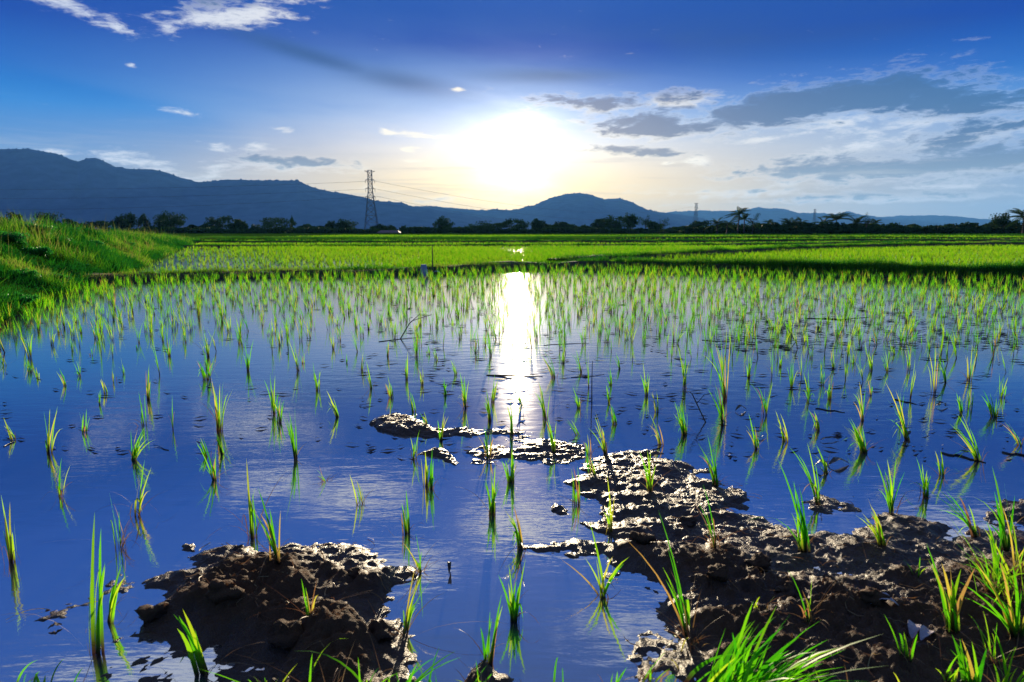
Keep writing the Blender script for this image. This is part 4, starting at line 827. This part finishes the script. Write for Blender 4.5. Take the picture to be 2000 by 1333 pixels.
T_ = [(20, 417, 40, 'bush', 'low dark tree behind the embankment at the far left edge'), (90, 415, 56, 'round', 'big round dark tree, first full crown from the left'), (128, 432, 34, 'bush', 'low pale shrub tree right of the big round dark tree'), (160, 438, 34, 'bush', 'low bush tree in the gap between the first tree and the flat crown'), (192, 437, 46, 'wide', 'flat-topped dark tree left of the knobbly dark crown'),
 (232, 424, 38, 'round', 'dense dark tree with a knobbly left shoulder'), (250, 419, 26, 'tall', 'narrow dark crown rising beside the knobbly tree'), (278, 417, 34, 'cone', 'pointed dark tree between two rounded ones on the left'), (318, 417, 36, 'tall', 'tall uneven dark tree right of the pointed one'), (340, 424, 44, 'round', 'broad dark crown adjoining the tall uneven tree'), (372, 440, 30, 'bush', 'low dark bush where the grass bank ends'),
 (405, 438, 36, 'bush', 'low round tree left of the twin-crowned tree'), (432, 421, 50, 'round', 'large twin-crowned tree in the middle of the left tree line'), (465, 436, 34, 'bush', 'low tree right of the twin-crowned tree'), (500, 444, 30, 'bush', 'small bush before the wide umbrella tree'), (535, 430, 66, 'wide', 'wide umbrella-shaped tree left of the conifer'), (569, 423, 14, 'cone', 'slim pointed conifer rising behind the umbrella tree'), (600, 438, 36, 'round', 'medium tree right of the slim conifer'), (625, 444, 28, 'bush', 'low bush left of the tree pair near the pylon'),
 (644, 436, 18, 'tall', 'narrow tree left of the broad tree near the pylon'), (672, 431, 42, 'round', 'broad tree just left of the tallest pylon'), (700, 450, 30, 'bush', 'low bush at the left foot of the tallest pylon'), (738, 440, 28, 'round', 'small round tree right behind the foot of the tallest pylon'), (762, 440, 26, 'round', 'small tree above the red roof'), (788, 442, 12, 'tall', 'thin upright shrub right of the red roof'), (808, 444, 20, 'tall', 'ragged shrub, first in the thin shrub group'), (828, 446, 18, 'tall', 'ragged shrub, last in the thin shrub group'), (843, 448, 12, 'bush', 'tiny bush left of the lone leafy tree'),
 (865, 429, 34, 'round', 'lone leafy tree with a notched crown left of the sun'), (898, 444, 26, 'bush', 'low tree right of the lone leafy tree'), (915, 446, 20, 'bush', 'low bush left of the first domed tree'), (952, 436, 62, 'wide', 'domed tree left below the sun'), (1005, 431, 60, 'wide', 'domed tree directly below the sun'), (1050, 431, 32, 'round', 'round tree right of the domed tree below the sun'), (1076, 440, 24, 'bush', 'low tree right of the round one below the sun'), (1102, 437, 42, 'wide', 'low domed tree below the hill on the right of the sun'), (1125, 445, 22, 'bush', 'small bush right of the low domed tree'), (1147, 442, 28, 'bush', 'bushy tree left of the tall leafy trio'),
 (1172, 433, 34, 'round', 'dark tree at the left of the tall leafy trio'), (1200, 424, 40, 'tall', 'middle tree of the tall leafy trio'), (1232, 421, 34, 'tall', 'right tree of the tall leafy trio, paler top'), (1261, 421, 28, 'airy', 'airy open tree below the right shoulder of the hill'), (1276, 437, 26, 'bush', 'low tree between the two airy ones'), (1296, 429, 22, 'airy', 'smaller airy tree right of the open one'), (1330, 441, 40, 'bush', 'low tree at the left end of the dark wood'), (1365, 437, 50, 'bush', 'low rounded tree below the middle-sized pylon')]
for i, (px, top, w, sh, lab) in enumerate(T_): tree(px, top-6 if top < 438 else top-2, w*1.1, 215+(i*37 % 30), lab, sh, i*3+1, 1700 if w > 25 else 900)
ordw = OW
wx_ = [(1400, 438), (1432, 436), (1468, 435), (1505, 434), (1540, 434), (1578, 434), (1612, 435), (1645, 430), (1680, 434), (1716, 434), (1752, 434), (1790, 436), (1828, 435), (1862, 434), (1896, 433), (1930, 434), (1985, 431), (2030, 430)]
for i, (px, top) in enumerate(wx_): tree(px, top, 58, 150+(i*5 % 7), f"low dense tree, {ordw[i]} from the left in the dark wood", 'bush', 400+i, 1900)
for i in range(34):  # the second rank closes the gaps
    px = 1345+i*21; tree(px, 441+(i % 3), 34, 144+(i % 3)*1.2, f"{OW[i]} shrub from the left along the foot of the dark wood", 'bush', 500+i, 900, name='shrub', cat='shrub', group='shrubs at the foot of the dark wood')
for i in range(30):
    px = 20+i*44; tree(px, 442+(i*7 % 6), 62, 205, f"{OW[i]} low shrub from the left at the foot of the far tree line", 'bush', 600+i, 1500, name='shrub', cat='shrub', group='shrubs at the foot of the far trees')
tree(1962, 412, 46, 145, 'tall dark rounded tree standing above the right end of the wood', 'round', 880, 2200)
tree(1472, 413, 30, 140, 'airy feathery tree right of the tallest palm', 'airy', 881, 1400)
tree(1694, 413, 22, 148, 'airy small-leaved tree beside a bushy palm', 'airy', 882, 900)

def palm(px, top, base, wpx, Y, lab, seed, nf=15):
    x, _, zt = W(px, top, Y); rad = wpx/F*Y*.62; hc = zt-rad*.55; r = random.Random(seed); root = empty('palm_tree', (x, Y, 0)); m = MB(); bend = r.uniform(-.3, .3)
    m.tube([(0, 0, -.1), (bend*.4, 0, hc*.5), (bend, 0, hc)], [.17, .12, .10], 7); m.build('trunk', m_bark, root)
    V = []; q = []; ti = []
    for k in range(nf):
        a = 2*math.pi*k/nf+r.uniform(-.2, .2); up = r.uniform(-.15, 1.35); L = rad*r.uniform(.85, 1.15); ca, sa = math.cos(a), math.sin(a); steps = 13; pp = []
        for s_ in range(steps+1):
            t = s_/steps; rr = L*t*(math.cos(up)+.25*t*t); zz = L*(math.sin(up)*t-.48*t*t); pp.append(np.array((bend+ca*rr, sa*rr, hc+zz)))
        tt = r.uniform(.2, .9)
        for s_ in range(steps):
            p0, p1_ = pp[s_], pp[s_+1]; t = s_/steps; wl = rad*.17*math.sin(math.pi*min(.97, t*.85+.15))
            for sd in (-1, 1):
                side = np.array((-sa, ca, 0))*sd; drop = np.array((0, 0, -wl*.55)); fw = (p1_-p0)*1.2
                b = len(V); V += [p0, p0+(p1_-p0)*.62, p0+(p1_-p0)*.5+side*wl+drop+fw*.6, p0+side*wl*.98+drop+fw*.4]; q.append((b, b+1, b+2, b+3)); ti += [tt]*4
    me = quads('crown', np.array(V), q, False, {'tint': ti, 'along': np.ones(len(V))}); link('crown', me, m_palm, root)
    return tag(root, lab, 'palm tree', 'coconut palms beside the wood')
for i, a in enumerate([(1402, 424, 458, 34, 134, 'leftmost palm of the tall group beside the airy tree'), (1421, 425, 458, 40, 132, 'short bushy palm between the leftmost and the tallest palm'), (1443, 403, 458, 42, 136, 'tallest palm, in the group left of the dark wood'), (1455, 416, 458, 34, 139, 'palm leaning against the right side of the tallest palm'), (1503, 427, 450, 24, 156, 'small palm top alone above the left part of the wood'),
    (1546, 423, 450, 42, 154, 'palm with drooping fronds, left one of the pair above the wood'), (1568, 423, 450, 36, 155, 'palm with upright fronds, right one of the pair above the wood'), (1611, 423, 450, 38, 156, 'palm just right of the farthest pylon'), (1634, 412, 450, 48, 152, 'high full palm crown above the middle of the wood'), (1673, 418, 450, 50, 150, 'bushy palm beside the airy small-leaved tree'), (1707, 426, 450, 30, 155, 'small palm top right of the airy small-leaved tree'), (2004, 402, 455, 60, 118, 'palm cut by the right edge of the view'), (1296, 446, 455, 22, 170, 'tiny palm by the low trees left of the wood')]):
    palm(*a, seed=60+i)

# hut by the pylon
x, y, _ = W(760, 456, 190); root = empty('hut', (x, y, 0)); zt = W(760, 453.5, 190)[2]; m = MB(); m.box(-2.6, -1.5, -.05, 2.6, 1.5, zt-.1); wl = m.build('wall', m_wall, root)
m = MB(); m.v = [(-3.1, -2, zt-.25), (3.1, -2, zt-.25), (3.1, 2, zt-.25), (-3.1, 2, zt-.25), (-2.2, 0, zt+.45), (2.4, 0, zt+.45), (-3.1, -2, zt-.15), (3.1, -2, zt-.15), (3.1, 2, zt-.15), (-3.1, 2, zt-.15)]
m.f = [(0, 3, 2, 1), (0, 1, 7, 6), (1, 2, 8, 7), (2, 3, 9, 8), (3, 0, 6, 9), (6, 7, 5, 4), (8, 9, 4, 5), (7, 8, 5), (9, 6, 4)]; m.build('roof', m_roof, root)
m = MB(); m.box(-.5, -1.53, 0, .4, -1.503, zt-.3); m.build('door', m_bark, root)
tag(root, 'small hut with a faded red roof right of the tallest pylon', 'hut')

# ------------------------------------------------------------------ haze
me = bpy.data.meshes.new('haze'); x0, x1, y0, y1, z0, z1 = -9800, 9800, -260, 9800, -20, 350
me.from_pydata([(a, b, c) for c in (z0, z1) for a, b in ((x0, y0), (x1, y0), (x1, y1), (x0, y1))], [], [(3, 2, 1, 0), (4, 5, 6, 7), (0, 1, 5, 4), (1, 2, 6, 5), (2, 3, 7, 6), (3, 0, 4, 7)]); me.update()
m = mat('haze'); pv = node('ShaderNodeVolumePrincipled'); pv.inputs['Color'].default_value = (.16, .50, 1.0, 1); pv.inputs['Density'].default_value = 6e-5; pv.inputs['Anisotropy'].default_value = .22
o = node('ShaderNodeOutputMaterial'); nt.links.new(pv.outputs[0], o.inputs[1])
tag(link('haze', me, m), 'pale evening haze in front of the hills', 'haze', None, 'stuff')
